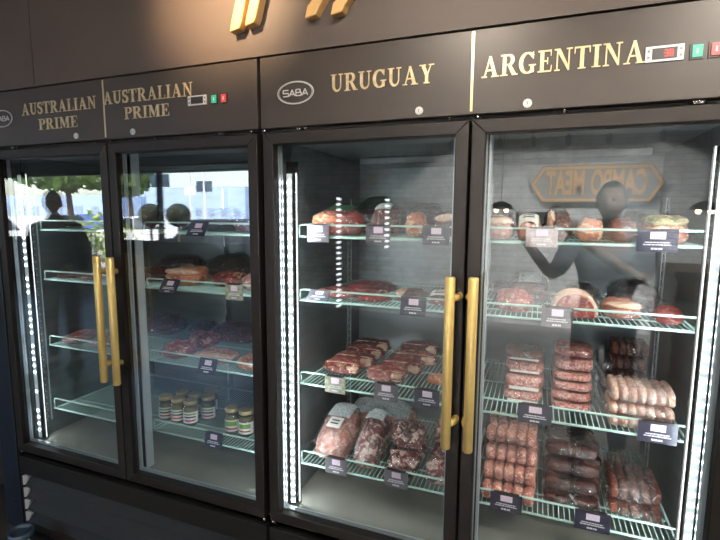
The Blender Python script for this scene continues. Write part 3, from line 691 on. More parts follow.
# --- URUGUAY, third shelf: slanting rows of steaks
gU3='steaks laid in rows on the URUGUAY third shelf'
rowsU3=[(316,349,363,374,'nearest steak of the left row','beef'),(321,357,356,366,'second steak of the left row','beef'),(332,366,349,358,'third steak of the left row','beef'),(352,383,343,352,'farthest steak of the left row','darkbeef'),
 (362,396,366,383,'nearest pinkish steak of the middle row','marbled'),(376,411,361,374,'second steak of the middle row','beef'),(384,424,353,365,'third steak of the middle row','marbled'),(404,436,344,356,'marbled steak at the back of the middle row','darkbeef')]
for ul,ur,vt,vb,w,m in rowsU3:
    cut(ul-6,ur+6,vt,2,f'{w} on the {U} third shelf',m,vb=vb,depth=.080,fat='end',amp=.16,n=2.8,wedge=.5,h=.066,name='vacuum_packed_steak',cat='steak',group=gU3)
cut(424,452,376,2,f'orange-red cut behind the handle at right of the {U} third shelf','orange',vb=386,depth=.10,amp=.12,group=gU3)
# --- URUGUAY, bottom shelf
gU4='bagged meat on the URUGUAY bottom shelf'
cut(320,357,408,3,f'bagged pink brisket with white label, leftmost on the {U} bottom shelf','pink',yf=.172,depth=.25,film='filmgrey',lab=(-.30,.45,-.62,-.16),lab2=(-.62,.66,-.08,.80),n=3.6,wedge=.45,amp=.12,group=gU4,name='bagged_brisket',front=True)
t=cut(356,384,412,3,f'red bagged cut with printed film beside the white-labelled bag, {U} bottom shelf','tangled',yf=.172,depth=.24,film='filmgrey',n=3.4,wedge=.45,lab=(-.7,.7,.10,.85),label_mat='bluewhite',amp=.10,group=gU4,name='bagged_cut',front=True)
cut(345,420,397,3,f'long bag with pale printed film lying at the back of the {U} bottom shelf','pink',.46,depth=.15,film='filmgrey',lab=(-.85,.85,-.8,.5),label_mat='bluewhite',group=gU4,name='bagged_cut')
k=0
for ul,ur,vt,y_,w,lf in ((384,416,446,.172,'nearest-left piece',0),(416,450,448,.172,'nearest-right piece',0),(401,433,428,.29,'middle-left piece',0),(433,467,430,.29,'middle-right piece',0),(393,424,412,.225,'upper-left piece',.092),(424,458,410,.225,'upper-right piece',.092)):
    cut(ul,ur,vt,3,f'{w} of the marbled heap by the handle, {U} bottom shelf','tangled',yf=y_,depth=.115,h=.088,wedge=.2,lift=lf,front=True,amp=.30,n=3.3,group='marbled pieces heaped on the URUGUAY bottom shelf',name='marbled_meat_piece',cat='meat piece'); k+=1

# --- ARGENTINA, top shelf
gA1='vacuum packs on the ARGENTINA top shelf'
cut(490,522,210,0,f'pale pink pack with cream fat, leftmost on the {A_} top shelf','pink',.18,depth=0.109,fat='cap',amp=.12,group=gA1,front=True)
cut(526,554,208,0,f'pack with white label behind the pale tag on the {A_} top shelf','pink',.18,depth=0.109,amp=.10,group=gA1,lab=(-.8,.75,-.9,-.1),front=True)
cut(558,581,208,0,f'purple-red cut, third from left on the {A_} top shelf','darkbeef',.19,depth=0.102,fat='side',amp=.2,group=gA1,n=2.5,front=True)
cut(585,603,212,0,f'small orange lump in the middle of the {A_} top shelf','orange',.18,depth=0.068,amp=.2,group=gA1,n=2.2,front=True)
cut(606,625,211,0,f'dark red cut right of the orange lump on the {A_} top shelf','darkbeef',.19,depth=0.095,amp=.18,group=gA1,n=2.5,front=True)
cut(629,680,211,0,f'peach cut with speckled herb crust, rightmost on the {A_} top shelf','orange',.19,depth=0.122,fat='herb',amp=.10,group=gA1,front=True)
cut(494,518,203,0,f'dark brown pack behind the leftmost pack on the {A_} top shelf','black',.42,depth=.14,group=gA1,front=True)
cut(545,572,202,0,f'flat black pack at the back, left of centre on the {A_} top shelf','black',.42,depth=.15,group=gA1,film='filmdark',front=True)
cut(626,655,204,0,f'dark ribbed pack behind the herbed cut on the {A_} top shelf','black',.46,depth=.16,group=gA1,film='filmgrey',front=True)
# --- ARGENTINA, second shelf
gA2='vacuum packs on the ARGENTINA second shelf'
cut(494,536,284,1,f'pink marbled lump, leftmost on the {A_} second shelf','marbled',.19,depth=0.095,amp=.2,group=gA2,n=2.4,front=True)
cut(508,552,269,1,f'cloudy grey bag behind the pink lump on the {A_} second shelf','darkbeef',.38,depth=.18,film='filmgrey',amp=.14,group=gA2,lab=(-.5,.6,-.7,.4),label_mat='bluewhite',front=True)
cut(484,505,280,1,f'small dark red cut at the back left corner of the {A_} second shelf','darkbeef',.50,depth=.12,group=gA2,amp=.2,n=2.4,front=True)
# round-topped cut with a rind of fat, its cut face to the front
x,y,z,a,b,c=box_from_px(557,611,289,1,.18,None,.11)
UNITS.append([[],1]); t=thing('rump_cap','round cut with cream fat rim, cut face forward, centre of the '+A_+' second shelf','meat pack',(x,y,z),gA2)
UNITS[-1][0].append(t); H=2*c
arcp=[(-a*.93*math.cos(math.pi*i/18), H*.93*math.sin(math.pi*i/18)**.75) for i in range(19)]
mb=MB(); mb.prism([(px*.92,pz*.90+.001) for px,pz in arcp],-b*.8,b*.8,K['marbled']); mb.obj('meat',t,bevel=.004)
mb=MB(); mb.tube([(px*.95,-b*.45,max(.010,pz*.93)) for px,pz in arcp],.0085,K['fat'],10); 
for yy in (-.1,.25,.6): mb.tube([(px*.95,b*yy,max(.010,pz*.93)) for px,pz in arcp],.0085,K['fat'],10)
mb.obj('fat_rim',t)
mb=MB(); add_lump(mb,K['film'],a*1.01,b*1.0,c*1.06,n=2.6,amp=.04,seed=99); mb.obj('vacuum_film',t)
cut(566,603,279,1,f'dark smoky pack behind the round cut on the {A_} second shelf','black',.40,depth=.16,film='filmgrey',group=gA2,amp=.15,front=True)
cut(612,668,275,1,f'large dark brown pack at the back right of the {A_} second shelf','black',.36,depth=.22,film='filmgrey',group=gA2,amp=.12,front=True)
cut(622,666,296,1,f'pink cut with pale fat, right of the round cut on the {A_} second shelf','pink',.20,depth=.15,fat='cap',group=gA2,amp=.16,n=2.6,front=True)
cut(667,686,303,1,f'small bright red piece, rightmost on the {A_} second shelf','beef',.18,depth=.10,group=gA2,amp=.2,n=2.4,front=True)

# --- ARGENTINA, third shelf: stacks of mince and sausages
def block_pack(name,label,cat,x,y,z,a,b,h,m,film='film',rz=0,group=None,strip=True,rows=None,sm=None,crimp=True,lean=0):
    SEED[0]+=1; t=thing(name,label,cat,(x,y,z),group,rz); c=h/2
    if rows:
        nx,ny=rows; rx=a*.96/nx; ry=b*.96/ny
        for i in range(nx):
            for j in range(ny):
                q=MB(); add_lump(q,K[sm],rx*1.0,ry*1.0,c*.95,n=3.6,amp=.09,seed=SEED[0]*7+i*3+j,res=6); q.obj('sausage',t,(-a*.96+rx*(2*i+1)+(rx*.25*(j%2)),-b*.96+ry*(2*j+1),.001))
    else:
        q=MB(); add_lump(q,K[m],a*.95,b*.95,c*.93,(0,0,.001),n=4.5,amp=.05,seed=SEED[0]); q.obj('mince',t)
    if strip:
        q=MB().box(-a*.72,a*.74,-b*1.035-.0015,-b*1.02,h*.04,h*.24,K['white']); q.obj('label',t)
    q=MB(); add_lump(q,K[film],a,b,c*1.0,n=4.0,amp=.05,seed=SEED[0])
    if crimp:
        for s in (-1,1):
            vs=[];fs=[];N=9
            for i in range(N):
                p=-b*.95+1.9*b*i/(N-1); w=.004*math.sin(i*2.3+SEED[0]); vs+=[(s*a*.96,p,c+w*.2),(s*(a+.004+.003*math.sin(i*1.9+SEED[0])),p*1.0,c*.8+w)]
            vs+=[(v[0],v[1],v[2]-.0007) for v in vs]; M=2*N
            for i in range(N-1): fs+=[(2*i,2*i+1,2*i+3,2*i+2),(M+2*i,M+2*i+2,M+2*i+3,M+2*i+1)]
            q.raw(vs,fs,K[film],True)
    q.obj('vacuum_film',t); return t
def stack(ul,ur,vb,deck,hs,depth,words,name,cat,m,group,film='film',rows=None,sm=None,strip=True,step=0.0,vtop=None,yf=None):
    z=DECK[deck]+.0035
    if yf is None: yf=max(atz((ul+ur)/2,vb,z).y,SHF+.012)
    x0=aty(ul,vb,yf).x; x1=aty(ur,vb,yf).x
    UNITS.append([[],deck])
    for i,h in enumerate(hs):
        j=random.uniform(-.004,.004)
        f=film[i] if isinstance(film,(list,tuple)) else film
        mm=m[i] if isinstance(m,(list,tuple)) else m
        t=block_pack(name,words[i],cat,(x0+x1)/2+j,yf+depth/2+step*i,z,(x1-x0)/2-.008,depth/2,h,mm,f,random.uniform(-.02,.02),group,strip,rows,sm,True); UNITS[-1][0].append(t); z+=h+.0045
s3=f'on the {A_} third shelf'
stack(500,546,402,2,[.030,.052,.034,.032],.15,[f'lowest mince pack of the left stack {s3}',f'thick mince pack, second from bottom of the left stack {s3}',f'mince pack below the top of the left stack {s3}',f'greyish mince pack topping the left stack {s3}'],
      'mince_pack','mince pack',['mince','mince','mince','sausagebrown'],'mince packs stacked on the ARGENTINA third shelf',['film','film','film','filmgrey'],step=.02)
ords=['lowest','second','third','fourth','fifth','topmost']
stack(549,597,413,2,[.026,.026,.026,.026,.040,.028],.16,[f'{o} pack of the mince stack beside the dark bags, ARGENTINA third shelf' for o in ords],'mince_pack','mince pack',['mince','mince','mince','mince','mince','marbled'],'mince packs stacked on the ARGENTINA third shelf',strip=False,step=.012)
stack(600,620,412,2,[.045,.045,.04],.20,[f'lowest dark smoky bag between mince and sausages {s3}',f'middle dark smoky bag between mince and sausages {s3}',f'top dark smoky bag between mince and sausages {s3}'],'vacuum_packed_cut','meat pack','black','dark bags on the ARGENTINA third shelf','filmdark',strip=False,step=.02)
stack(617,692,425,2,[.030,.030,.052],.16,[f'lowest pack of large pale sausages {s3}',f'middle pack of large pale sausages {s3}',f'thick top pack of large pale sausages {s3}'],'sausage_pack','sausage pack','sausage','large sausage packs on the ARGENTINA third shelf',film='filmgrey',rows=(7,1),sm='sausage',strip=False,step=.015)
stack(620,668,405,2,[.05,.05,.055],.15,[f'lowest brown sausage pack behind the pale packs {s3}',f'middle brown sausage pack behind the pale packs {s3}',f'top brown sausage pack behind the pale packs {s3}'],'sausage_pack','sausage pack','sausage','sausage packs at the back of the ARGENTINA third shelf',rows=(5,1),sm='sausagebrown',strip=False,yf=.45)
# --- ARGENTINA, bottom shelf
s4=f'on the {A_} bottom shelf'
stack(487,548,503,3,[.050,.048,.046,.046],.20,[f'lowest nearest pack of short pink sausages at left {s4}',f'second pack up of short pink sausages at left {s4}',f'third pack up of short pink sausages at left {s4}',f'top pack of short pink sausages at left {s4}'],'sausage_pack','sausage pack','sausagered','short sausage packs on the ARGENTINA bottom shelf',rows=(5,3),sm='sausagered',strip=False,step=.035)
stack(553,618,511,3,[.030,.048,.048,.046],.20,[f'lowest dark sausage pack in the middle stack {s4}',f'second dark sausage pack in the middle stack {s4}',f'third dark sausage pack in the middle stack {s4}',f'top greyish sausage pack in the middle stack {s4}'],'sausage_pack','sausage pack','sausageblack','dark sausage packs on the ARGENTINA bottom shelf',film=['filmgrey','film','film','filmgrey'],rows=(2,3),sm='sausageblack',strip=False,step=.02)
stack(619,684,524,3,[.036,.060],.20,[f'lower brown sausage pack, rightmost stack {s4}',f'upper plump brown sausage pack with shiny film, rightmost stack {s4}'],'sausage_pack','sausage pack','sausagebrown','brown sausage packs on the ARGENTINA bottom shelf',film='filmgrey',rows=(5,1),sm='sausagebrown',strip=False,step=.02)
cut(477,499,428,3,f'small dark red cut at the back left of the bottom shelf behind the ARGENTINA door','darkbeef',.46,depth=.12,amp=.2,n=2.5,h=.09)

# --- second AUSTRALIAN PRIME door
gP='dark cuts on the AUSTRALIAN PRIME shelves'
t1=f'on the top shelf, {P2}'
cut(137,161,203,0,f'dark brown pack with red meat, leftmost {t1}','darkbeef',.30,depth=.14,amp=.12,n=2.6,group=gP,front=True)
cut(154,168,204,0,f'narrow black pack, second from left {t1}','black',.34,depth=.12,amp=.12,n=2.6,group=gP,front=True)
cut(170,187,204,0,f'rounded black pack with pink face, third {t1}','black',.30,depth=.13,amp=.08,n=2.6,group=gP,front=True)
cut(200,228,203,0,f'broad dark pack behind the tilted tag {t1}','black',.26,depth=.18,amp=.10,group=gP,front=True)
cut(225,252,206,0,f'dark pack against the right edge {t1}','darkbeef',.24,depth=.18,amp=.12,film='filmgrey',group=gP,front=True)
t2=f'on the second shelf, {P2}'
cut(168,204,262,1,f'orange-pink slab, left of centre {t2}','orange',.20,fat='cap',depth=.16,amp=.14,group=gP,n=2.8,front=True)
cut(196,228,266,1,f'reddish brown cut in the middle {t2}','beef',.24,depth=.15,amp=.16,group=gP,n=2.6,front=True)
cut(222,254,263,1,f'pale pink rounded cut, rightmost {t2}','pink',.19,depth=.17,amp=.10,group=gP,n=2.6,front=True)
cut(146,167,264,1,f'small dull red pack, leftmost {t2}','darkbeef',.24,depth=.14,amp=.16,group=gP,front=True)
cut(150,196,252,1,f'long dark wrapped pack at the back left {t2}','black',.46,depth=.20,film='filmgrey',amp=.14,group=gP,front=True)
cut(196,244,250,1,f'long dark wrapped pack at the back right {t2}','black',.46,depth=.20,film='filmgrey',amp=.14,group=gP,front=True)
t3=f'on the third shelf, {P2}'
cut(151,176,330,2,f'marbled red heap piece, nearest left {t3}','marbled',.172,depth=.13,h=.08,front=True,amp=.24,n=2.5,group=gP)
cut(172,196,324,2,f'marbled red heap piece behind, left {t3}','marbled',.32,depth=.15,h=.085,front=True,amp=.24,n=2.5,group=gP)
cut(184,222,340,2,f'bright pink wide cut behind the dark tag {t3}','pink',.19,depth=.12,h=.055,front=True,amp=.14,n=2.8,fat='cap',group=gP)
cut(222,254,343,2,f'orange-pink cut at the right edge {t3}','orange',.172,depth=.12,h=.06,front=True,amp=.14,n=2.8,group=gP)
cut(224,254,331,2,f'brownish cut behind the orange-pink one {t3}','marbled',vb=345,depth=.12,amp=.14,n=2.8,group=gP)
cut(195,228,318,2,f'crumpled cloudy bag behind the wide pink cut {t3}','black',vb=337,depth=.15,film='filmgrey',amp=.24,group=gP,n=2.5)
cut(156,196,302,2,f'dark wrapped pack at the back left {t3}','darkbeef',.48,depth=.16,h=.10,front=True,film='filmgrey',amp=.16,n=4,wedge=.5,group=gP)
cut(200,246,300,2,f'dark wrapped pack at the back right {t3}','darkbeef',.48,depth=.16,h=.10,front=True,film='filmgrey',amp=.16,n=4,wedge=.5,group=gP)
# --- first AUSTRALIAN PRIME door
cut(47,69,272,1,f'flat dark red pack, left on the second shelf, {P1}','darkbeef',.17,depth=.14,h=.034,front=True,amp=.12,group=gP)
cut(69,90,273,1,f'flat red pack with white sticker, second shelf, {P1}','beef',.17,depth=.14,h=.036,front=True,amp=.12,lab=(.1,.8,-.8,-.1),group=gP)
cut(90,111,273,1,f'flat dark red pack behind the gold handle, second shelf, {P1}','darkbeef',.17,depth=.14,h=.034,front=True,amp=.12,group=gP)
cut(52,74,318,2,f'dull red wrapped cut, left on the third shelf, {P1}','marbled',.17,depth=.16,h=.055,front=True,amp=.16,group=gP)
cut(74,96,320,2,f'marbled red cut, middle of the third shelf, {P1}','marbled',.17,depth=.15,h=.055,front=True,amp=.18,group=gP)
cut(96,115,324,2,f'marbled red cut behind the gold handle, third shelf, {P1}','marbled',.17,depth=.15,h=.05,front=True,amp=.18,group=gP)
cut(44,70,226,0,f'flat black pack, left on the top shelf, {P1}','black',.24,depth=.2,amp=.1,group=gP)
cut(72,100,226,0,f'flat black pack, right on the top shelf, {P1}','black',.24,depth=.2,amp=.1,group=gP)

# ---- let the packs settle: shift neighbours apart so that none stands in another, in a rail or in a wall
bpy.context.view_layer.update()
def bounds(roots):
    lo=Vector((9,9,9)); hi=-lo
    for r in roots:
        for o in r.children:
            for c in o.bound_box:
                w=o.matrix_world@Vector(c)
                for q in range(3): lo[q]=min(lo[q],w[q]); hi[q]=max(hi[q],w[q])
    return lo,hi
U_=[]
for roots,deck in UNITS:
    lo,hi=bounds(roots); c=(lo+hi)/2; h=(hi-lo)/2; h.x+=.0016; h.y-=.001
    comp=0 if c.x<-.69 else 1 if c.x<0 else 2 if c.x<.69 else 3
    xl=(X1+.045+.012+.006, X1+CW/2+.008+.004, X2+.045+.012+.006, X2+CW/2+.008+.004)[comp]
    U_.append(dict(r=roots,d=deck,k=comp,c=c.copy(),c0=c.copy(),h=h,xl=xl,xh=xl+SW-.012))
for it in range(240):
    for i,a in enumerate(U_):
        for b in U_[i+1:]:
            if a['d']!=b['d'] or a['k']!=b['k']: continue
            if abs(a['c'].z-b['c'].z)>a['h'].z+b['h'].z: continue
            px=a['h'].x+b['h'].x-abs(a['c'].x-b['c'].x); py=a['h'].y+b['h'].y-abs(a['c'].y-b['c'].y)
            if px<=0 or py<=0: continue
            if abs(a['c0'].y-b['c0'].y)>.07 or py<px*.8:
                s_=.25*py*(1 if a['c'].y>b['c'].y else -1); a['c'].y+=s_; b['c'].y-=s_
            else:
                s_=.25*px*(1 if a['c'].x>b['c'].x else -1); a['c'].x+=s_; b['c'].x-=s_
    for a in U_:
        a['c'].y=min(max(a['c'].y,SHF+.007+a['h'].y),YBACK-.06-a['h'].y); a['c'].x=min(max(a['c'].x,a['xl']+a['h'].x),a['xh']-a['h'].x) if a['h'].x*2<SW else a['c'].x
for a in U_:
    dv=a['c']-a['c0']
    for r in a['r']: r.location.x+=dv.x; r.location.y+=dv.y
    if dv.length>.03: print('SETTLE',a['r'][0].name,a['r'][0]['label'],[round(q,3) for q in dv])

# ------------------------------------------------------------------ jars on the bottom shelf
JR=.0335
def jar_meshes(kind):
    h=.112
    body=MB().lathe([(JR*.9,0),(JR,.004),(JR,h*.74),(JR*.80,h*.86),(JR*.80,h*.90)],(0,0,0),K['jar'],20).mesh('preserve_jar')
    fill=MB().lathe([(JR*.84,.003),(JR*.93,.006),(JR*.93,h*.70),(JR*.7,h*.76)],(0,0,0),K['olive'],18).mesh('contents')
    lid=MB().lathe([(JR*.86,h*.86),(JR*.90,h*.87),(JR*.90,h*.99),(JR*.82,h*1.01),(JR*.60,h*1.005)],(0,0,0),K['lid'],20).mesh('lid')
    lb=MB(); n=14; vs=[];z0,z1=h*.12,h*.58
    for i in range(n+1):
        w=-math.pi/2-1.25+2.5*i/n
        vs += [(1.02*JR*math.cos(w),1.02*JR*math.sin(w),z0),(1.02*JR*math.cos(w),1.02*JR*math.sin(w),z1)]
    lb.raw(vs,[(2*i,2*i+2,2*i+3,2*i+1) for i in range(n)],K['white'],True)
    R=1.03*JR
    for k,(m,za,zb) in enumerate(((K['redprint'],.20,.26),(K['greenprint'] if kind else K['darkprint'],.34,.52 if kind else .40),(K['greenprint'],.46,.52))):
        vs=[]
        for i in range(9):
            w=-math.pi/2-.8+1.6*i/8; vs += [(R*math.cos(w),R*math.sin(w),h*za),(R*math.cos(w),R*math.sin(w),h*zb)]
        lb.raw(vs,[(2*i,2*i+2,2*i+3,2*i+1) for i in range(8)],m,True)
    return body,fill,lid,lb.mesh('label')
JM=[jar_meshes(0),jar_meshes(1)]
def jar(x,y,z,kind,label,group,rz):
    o=place('preserve_jar',JM[kind][0],None,(x,y,z),(0,0,rz)); tag(o,label,'jar',group)
    for nm,me in zip(('contents','lid','label'),JM[kind][1:]): place(nm,me,o)
zj=DECK[3]+.0035
ja=atz(167,418,zj); jb=atz(195,424,zj)
d=(jb-ja); dx=Vector((d.x,d.y,0)); stepv=Vector((.062,0,0))
bx,by=ja.x,max(ja.y,SHF+.046)
jrow=[(0,0,'leftmost jar in the front row of the larger group'),(1,0,'middle jar in the front row of the larger group'),(2,0,'rightmost jar in the front row of the larger group'),
      (.5,1,'left jar in the second row of the larger group'),(1.5,1,'middle jar in the second row of the larger group'),(2.6,1,'right jar in the second row of the larger group'),(2.0,2,'jar at the back of the larger group')]
for i,j,w in jrow:
    jar(bx+.0715*i,by+.071*j,zj,0,w+' on the jar shelf','dark preserve jars with white labels',random.uniform(.3,.6))
jr=atz(233,431,zj)
for i,w in enumerate(('left jar of the pair with green labels','right jar of the pair with green labels')):
    jar(jr.x+.0715*i,max(jr.y,SHF+.042),zj,1,w+' at the right of the jar shelf','green-labelled jars',.35)
jar(jr.x+.107,max(jr.y,SHF+.042)+.071,zj,1,'jar standing behind the green-labelled pair on the jar shelf','green-labelled jars',.4)

# ------------------------------------------------------------------ gold bull figure on the fascia (its legs reach into the picture)
lg=aty(236,31,-.02); s0=aty(321,17,-.02)
bs=(s0.x-lg.x)
t=thing('bull_figure','gold wooden bull figure fixed to the brown wall over the refrigerators, only its legs showing','wall figure',(lg.x,-.012,lg.z))
W=K['wood']
def leg(u0a,v0a,u1a,v1a,wpx,name='leg'):
    b=aty(u0a,v0a,-.035); tp=aty(u1a,v1a,-.035); up=tp+(tp-b)*.9; w=wpx
    o=Vector((lg.x,-.012,lg.z)); q=MB()
    pts=[(b.x-w*.55-o.x,b.z-o.z-.004),(b.x+w*.40-o.x,b.z-o.z+.003),(b.x+w*.62-o.x,b.z-o.z+.02),(tp.x+w*.55-o.x,tp.z-o.z),(up.x+w*.75-o.x,up.z-o.z),(up.x-w*.75-o.x,up.z-o.z),(tp.x-w*.45-o.x,tp.z-o.z),(b.x-w*.35-o.x,b.z-o.z+.03)]
    q.prism(pts,-.024,.012,W); q.obj(name,t,bevel=.004); return up-o
l1=leg(235,30,240,0,.040); l2=leg(250,24,254,0,.038); l3=leg(311,16,319,-4,.040); l4=leg(337,13,346,-6,.040)
zt=max(l1.z,l2.z,l3.z,l4.z)-.012; xa=l1.x; xb=l4.x; Lb=xb-xa
q=MB(); q.prism([(xa-.05,zt+.02),(xa-.02,zt-.01),(xa+Lb*.3,zt+.012),(xa+Lb*.75,zt),(xb+.03,zt-.008),(xb+.06,zt+.05),(xb+.12,zt+.06),(xb+.16,zt+.09),(xb+.14,zt+.125),(xb+.10,zt+.135),(xb+.06,zt+.165),(xb-.02,zt+.185),(xa+Lb*.5,zt+.15),(xa,zt+.155),(xa-.04,zt+.12)],-.024,.012,W); q.obj('body',t,bevel=.004)
q=MB(); q.tube([(xb+.085,-.006,zt+.14),(xb+.12,-.006,zt+.155),(xb+.14,-.006,zt+.185)],[.009,.007,.002],W,8); q.obj('horn',t)
q=MB(); q.tube([(xa-.04,-.006,zt+.11),(xa-.07,-.006,zt+.06),(xa-.065,-.006,zt-.02)],[.007,.006,.008],W,8); q.obj('tail',t)

# ------------------------------------------------------------------ left edge: navy post of the neighbouring cooler, a bucket at its foot
t=thing('cooler_post','dark navy post of a neighbouring cooler at the left edge beside the refrigerator','post',(-1.47,.05,0))
q=MB().box(-.085,.062,-.02,.6,0,HT-.02,K['navy']); q.obj('post',t,bevel=.004)
q=MB().box(.040,.050,-.026,-.0202,.02,HT-.03,K['black_plastic']); q.obj('edge_strip',t)
for k in range(5): MB().disc_y((-.005+.004*(k%2),.31-.055*k),.0045,-.0225,-.0203,K['chrome'],12).obj('led_glint_dot',t)  # chrome dots stand in for LED reflections on the post
c=aty(21,530,-.10)
t=thing('plastic_bucket','narrow dark blue-grey bucket at the bottom left by the louvred plinth','bucket',(c.x,-.10,0))
q=MB().lathe([(.040,0),(.042,.01),(.046,c.z-.03),(.050,c.z-.028),(.050,c.z),(.045,c.z),(.043,c.z-.02),(.036,.02),(.01,.015)],(0,0,0),K['bluegrey'],28); q.obj('body',t)
q=MB().tube([(-.050,0,c.z-.03),(-.046,-.02,c.z-.06),(0,-.052,c.z-.08),(.046,-.02,c.z-.06),(.050,0,c.z-.03)],.003,K['silver'],8); q.obj('handle',t)

# ------------------------------------------------------------------ behind the camera: what the glass mirrors
def mir(u,v,y): p=aty(u,v,y); return Vector((p.x,-p.y,p.z))
sy=5.44
pl=mir(529,197,sy); pr=mir(667,190,sy); pt=mir(560,165,sy); pb=mir(548,203,sy)
cx=(pl.x+pr.x)/2; cz=(pt.z+pb.z)/2; hw=(pr.x-pl.x)/2; hh=(pt.z-pb.z)/2
t=thing('wall_sign','dark six-sided sign with gold border on the grey brick wall, mirrored in the last door','sign',(cx,YB,cz))
hexa=lambda k:[(-hw+k*1.2,0),(-hw*.80+k*.5,hh-k),(hw*.80-k*.5,hh-k),(hw-k*1.2,0),(hw*.80-k*.5,-hh+k),(-hw*.80+k*.5,-hh+k)]
q=MB().prism(hexa(0),.004,.05,K['signboard']); q.obj('board',t)
q=MB(); o,i=hexa(.02),hexa(.055)
for k in range(6): q.prism([o[k],o[(k+1)%6],i[(k+1)%6],i[k]],.05,.06,K['signgold'])
q.obj('border',t)
fc=bpy.data.curves.new('lettering','FONT'); fc.body='CAMPO MEAT'; fc.size=hh*1.75; fc.extrude=.006; fc.align_x='CENTER'; fc.align_y='CENTER'; fc.offset=.013; fc.space_word=1.3
fo=bpy.data.objects.new('lettering',fc); COL.objects.link(fo); bpy.context.view_layer.update()
me=bpy.data.meshes.new_from_object(fo.evaluated_get(bpy.context.evaluated_depsgraph_get())); bpy.data.objects.remove(fo)
me.materials.clear(); me.materials.append(K['signgold'])
wd=max(v.co.x for v in me.vertices)-min(v.co.x for v in me.vertices); kx=(2*hw*.74)/wd
for v in me.vertices: x,y,z=v.co; v.co=Vector((-x*kx,.057+z,y))     # faces the refrigerators
me.flip_normals(); place('lettering',me,t)
# ceiling track with spotlights along the brick wall
def spot(x,y,label,aim,watt,col,ang,lamp=True,group='ceiling track spotlights'):
    t=thing('track_spotlight',label,'spotlight',(x,y,CEIL),group)
    MB().box(-.03,.03,-.03,.03,-.03,0,K['black_plastic']).tube([(0,0,-.03),(0,0,-.10)],.008,K['black_plastic'],8).obj('mount',t)
    d=(Vector(aim)-Vector((x,y,CEIL-.13))).normalized(); p=Vector((0,0,-.13))
    MB().tube([p-d*.06,p-d*.055,p+d*.05,p+d*.06],[.03,.036,.036,.034],K['black_plastic'],16).obj('lamp_housing',t)
    q=MB().tube([p+d*.0605,p+d*.064],[.028,.028],K['lampglow'],16); q.obj('lamp_face',t)
    if lamp:
        l=bpy.data.lights.new('spot','SPOT'); l.energy=watt; l.color=col; l.spot_size=ang; l.spot_blend=1.0; l.shadow_soft_size=.035
        o=bpy.data.objects.new('spot_lamp',l); COL.objects.link(o); o.location=Vector((x,y,CEIL))+p+d*.075; o.rotation_euler=d.to_track_quat('-Z','Y').to_euler()
    return t
WARM=(1,.66,.38); NEU=(1,.86,.70)
for k,u in enumerate((452,500,534,569,610,664)):  # leftmost spotlight added to brighten the brick further left
    p=mir(u,133,4.9); words=['added leftmost','second','third','fourth','fifth','rightmost'][k]
    spot(p.x,-4.9,f'{words} black spotlight of the row along the brick wall, mirrored in the bright doors',(p.x+.05,YB,ZB+1.38),1350,(1,.94,.88),1.9)
w=aty(222,8,0)
spot(w.x+.02,-.62,'black spotlight throwing a warm pool on the brown wall beside the bull figure',(w.x,0,w.z+.08),120,WARM,1.2,group=None)
for (x,tx,wt,w1) in ((.62,.55,46,'between the URUGUAY and ARGENTINA headings'),(1.62,1.5,52,'over the ARGENTINA door'),(-.75,-.75,3,'over the AUSTRALIAN PRIME headings')):
    spot(x,-.85,f'black spotlight {w1} aimed down the refrigerator front',(tx,0,ZB+1.40),wt,NEU,1.9,group=None)
# two glowing pendants low on the brick wall
for k,(u,v) in enumerate(((501,209),(706,210))):
    p=mir(u,v,4.6)
    t=thing('pendant_lamp',('small pendant lamp with two warm bulbs, mirrored at the left of the ARGENTINA glass','small pendant lamp with two warm bulbs, mirrored at the right of the ARGENTINA glass')[k],'pendant lamp',(p.x,p.y,CEIL),'pendant lamps')
    MB().tube([(0,0,0),(0,0,p.z-CEIL+.10)],.006,K['black_plastic'],6).obj('cord',t)
    MB().lathe([(.15,0),(.12,.05),(.03,.10),(.01,.10)],(0,0,p.z-CEIL),K['black_plastic'],18).obj('shade',t)
    for s in (-.06,.06): MB().ball((s,0,p.z-CEIL-.015),.028,K['lampglow']).obj('bulb',t)
# ribbed light rod mirrored inside the URUGUAY glass
for k,(u,va,vb) in enumerate(((337,196,309),(386,197,250))):
    a=mir(u,va,2.2); b=mir(u,vb,2.2)
    t=thing('light_rod',('long ribbed light rod hanging in the shop, mirrored in the URUGUAY glass','short ribbed light rod hanging in the shop, mirrored in the URUGUAY glass')[k],'lamp',(a.x,a.y,CEIL))
    MB().tube([(0,0,0),(0,0,a.z-CEIL)],.002,K['silver'],6).obj('cord',t)
    q=MB(); n=int((a.z-b.z)/.045)
    q.tube([(0,0,a.z-CEIL),(0,0,b.z-CEIL)],.005,K['silver'],8)
    for i in range(n): z=b.z-CEIL+(a.z-b.z)*(i+.5)/n; q.lathe([(.006,-.010),(.016,-.006),(.016,.006),(.006,.010)],(0,0,z),K['coolrod'],12)
    q.obj('ribbed_tube',t)
# slatted counter mirrored at the right of the ARGENTINA glass
a=mir(680,272,2.6)
t=thing('slatted_counter','brown slatted wooden counter standing behind the photographer at the right','counter',(a.x,a.y-.35,0))
Lc=1.5
for k in range(7):
    z=.06+k*(a.z-.10)/7; MB().box(0,Lc,.31,.35,z,z+(a.z-.10)/7*.78,K['slat']).obj('slat',t,bevel=.004)
MB().box(.0,Lc,-.30,.31,.04,a.z-.06,K['slat']).obj('carcass',t)
MB().box(-.03,Lc+.03,-.34,.37,a.z-.04,a.z,K['slat']).obj('worktop',t,bevel=.004)

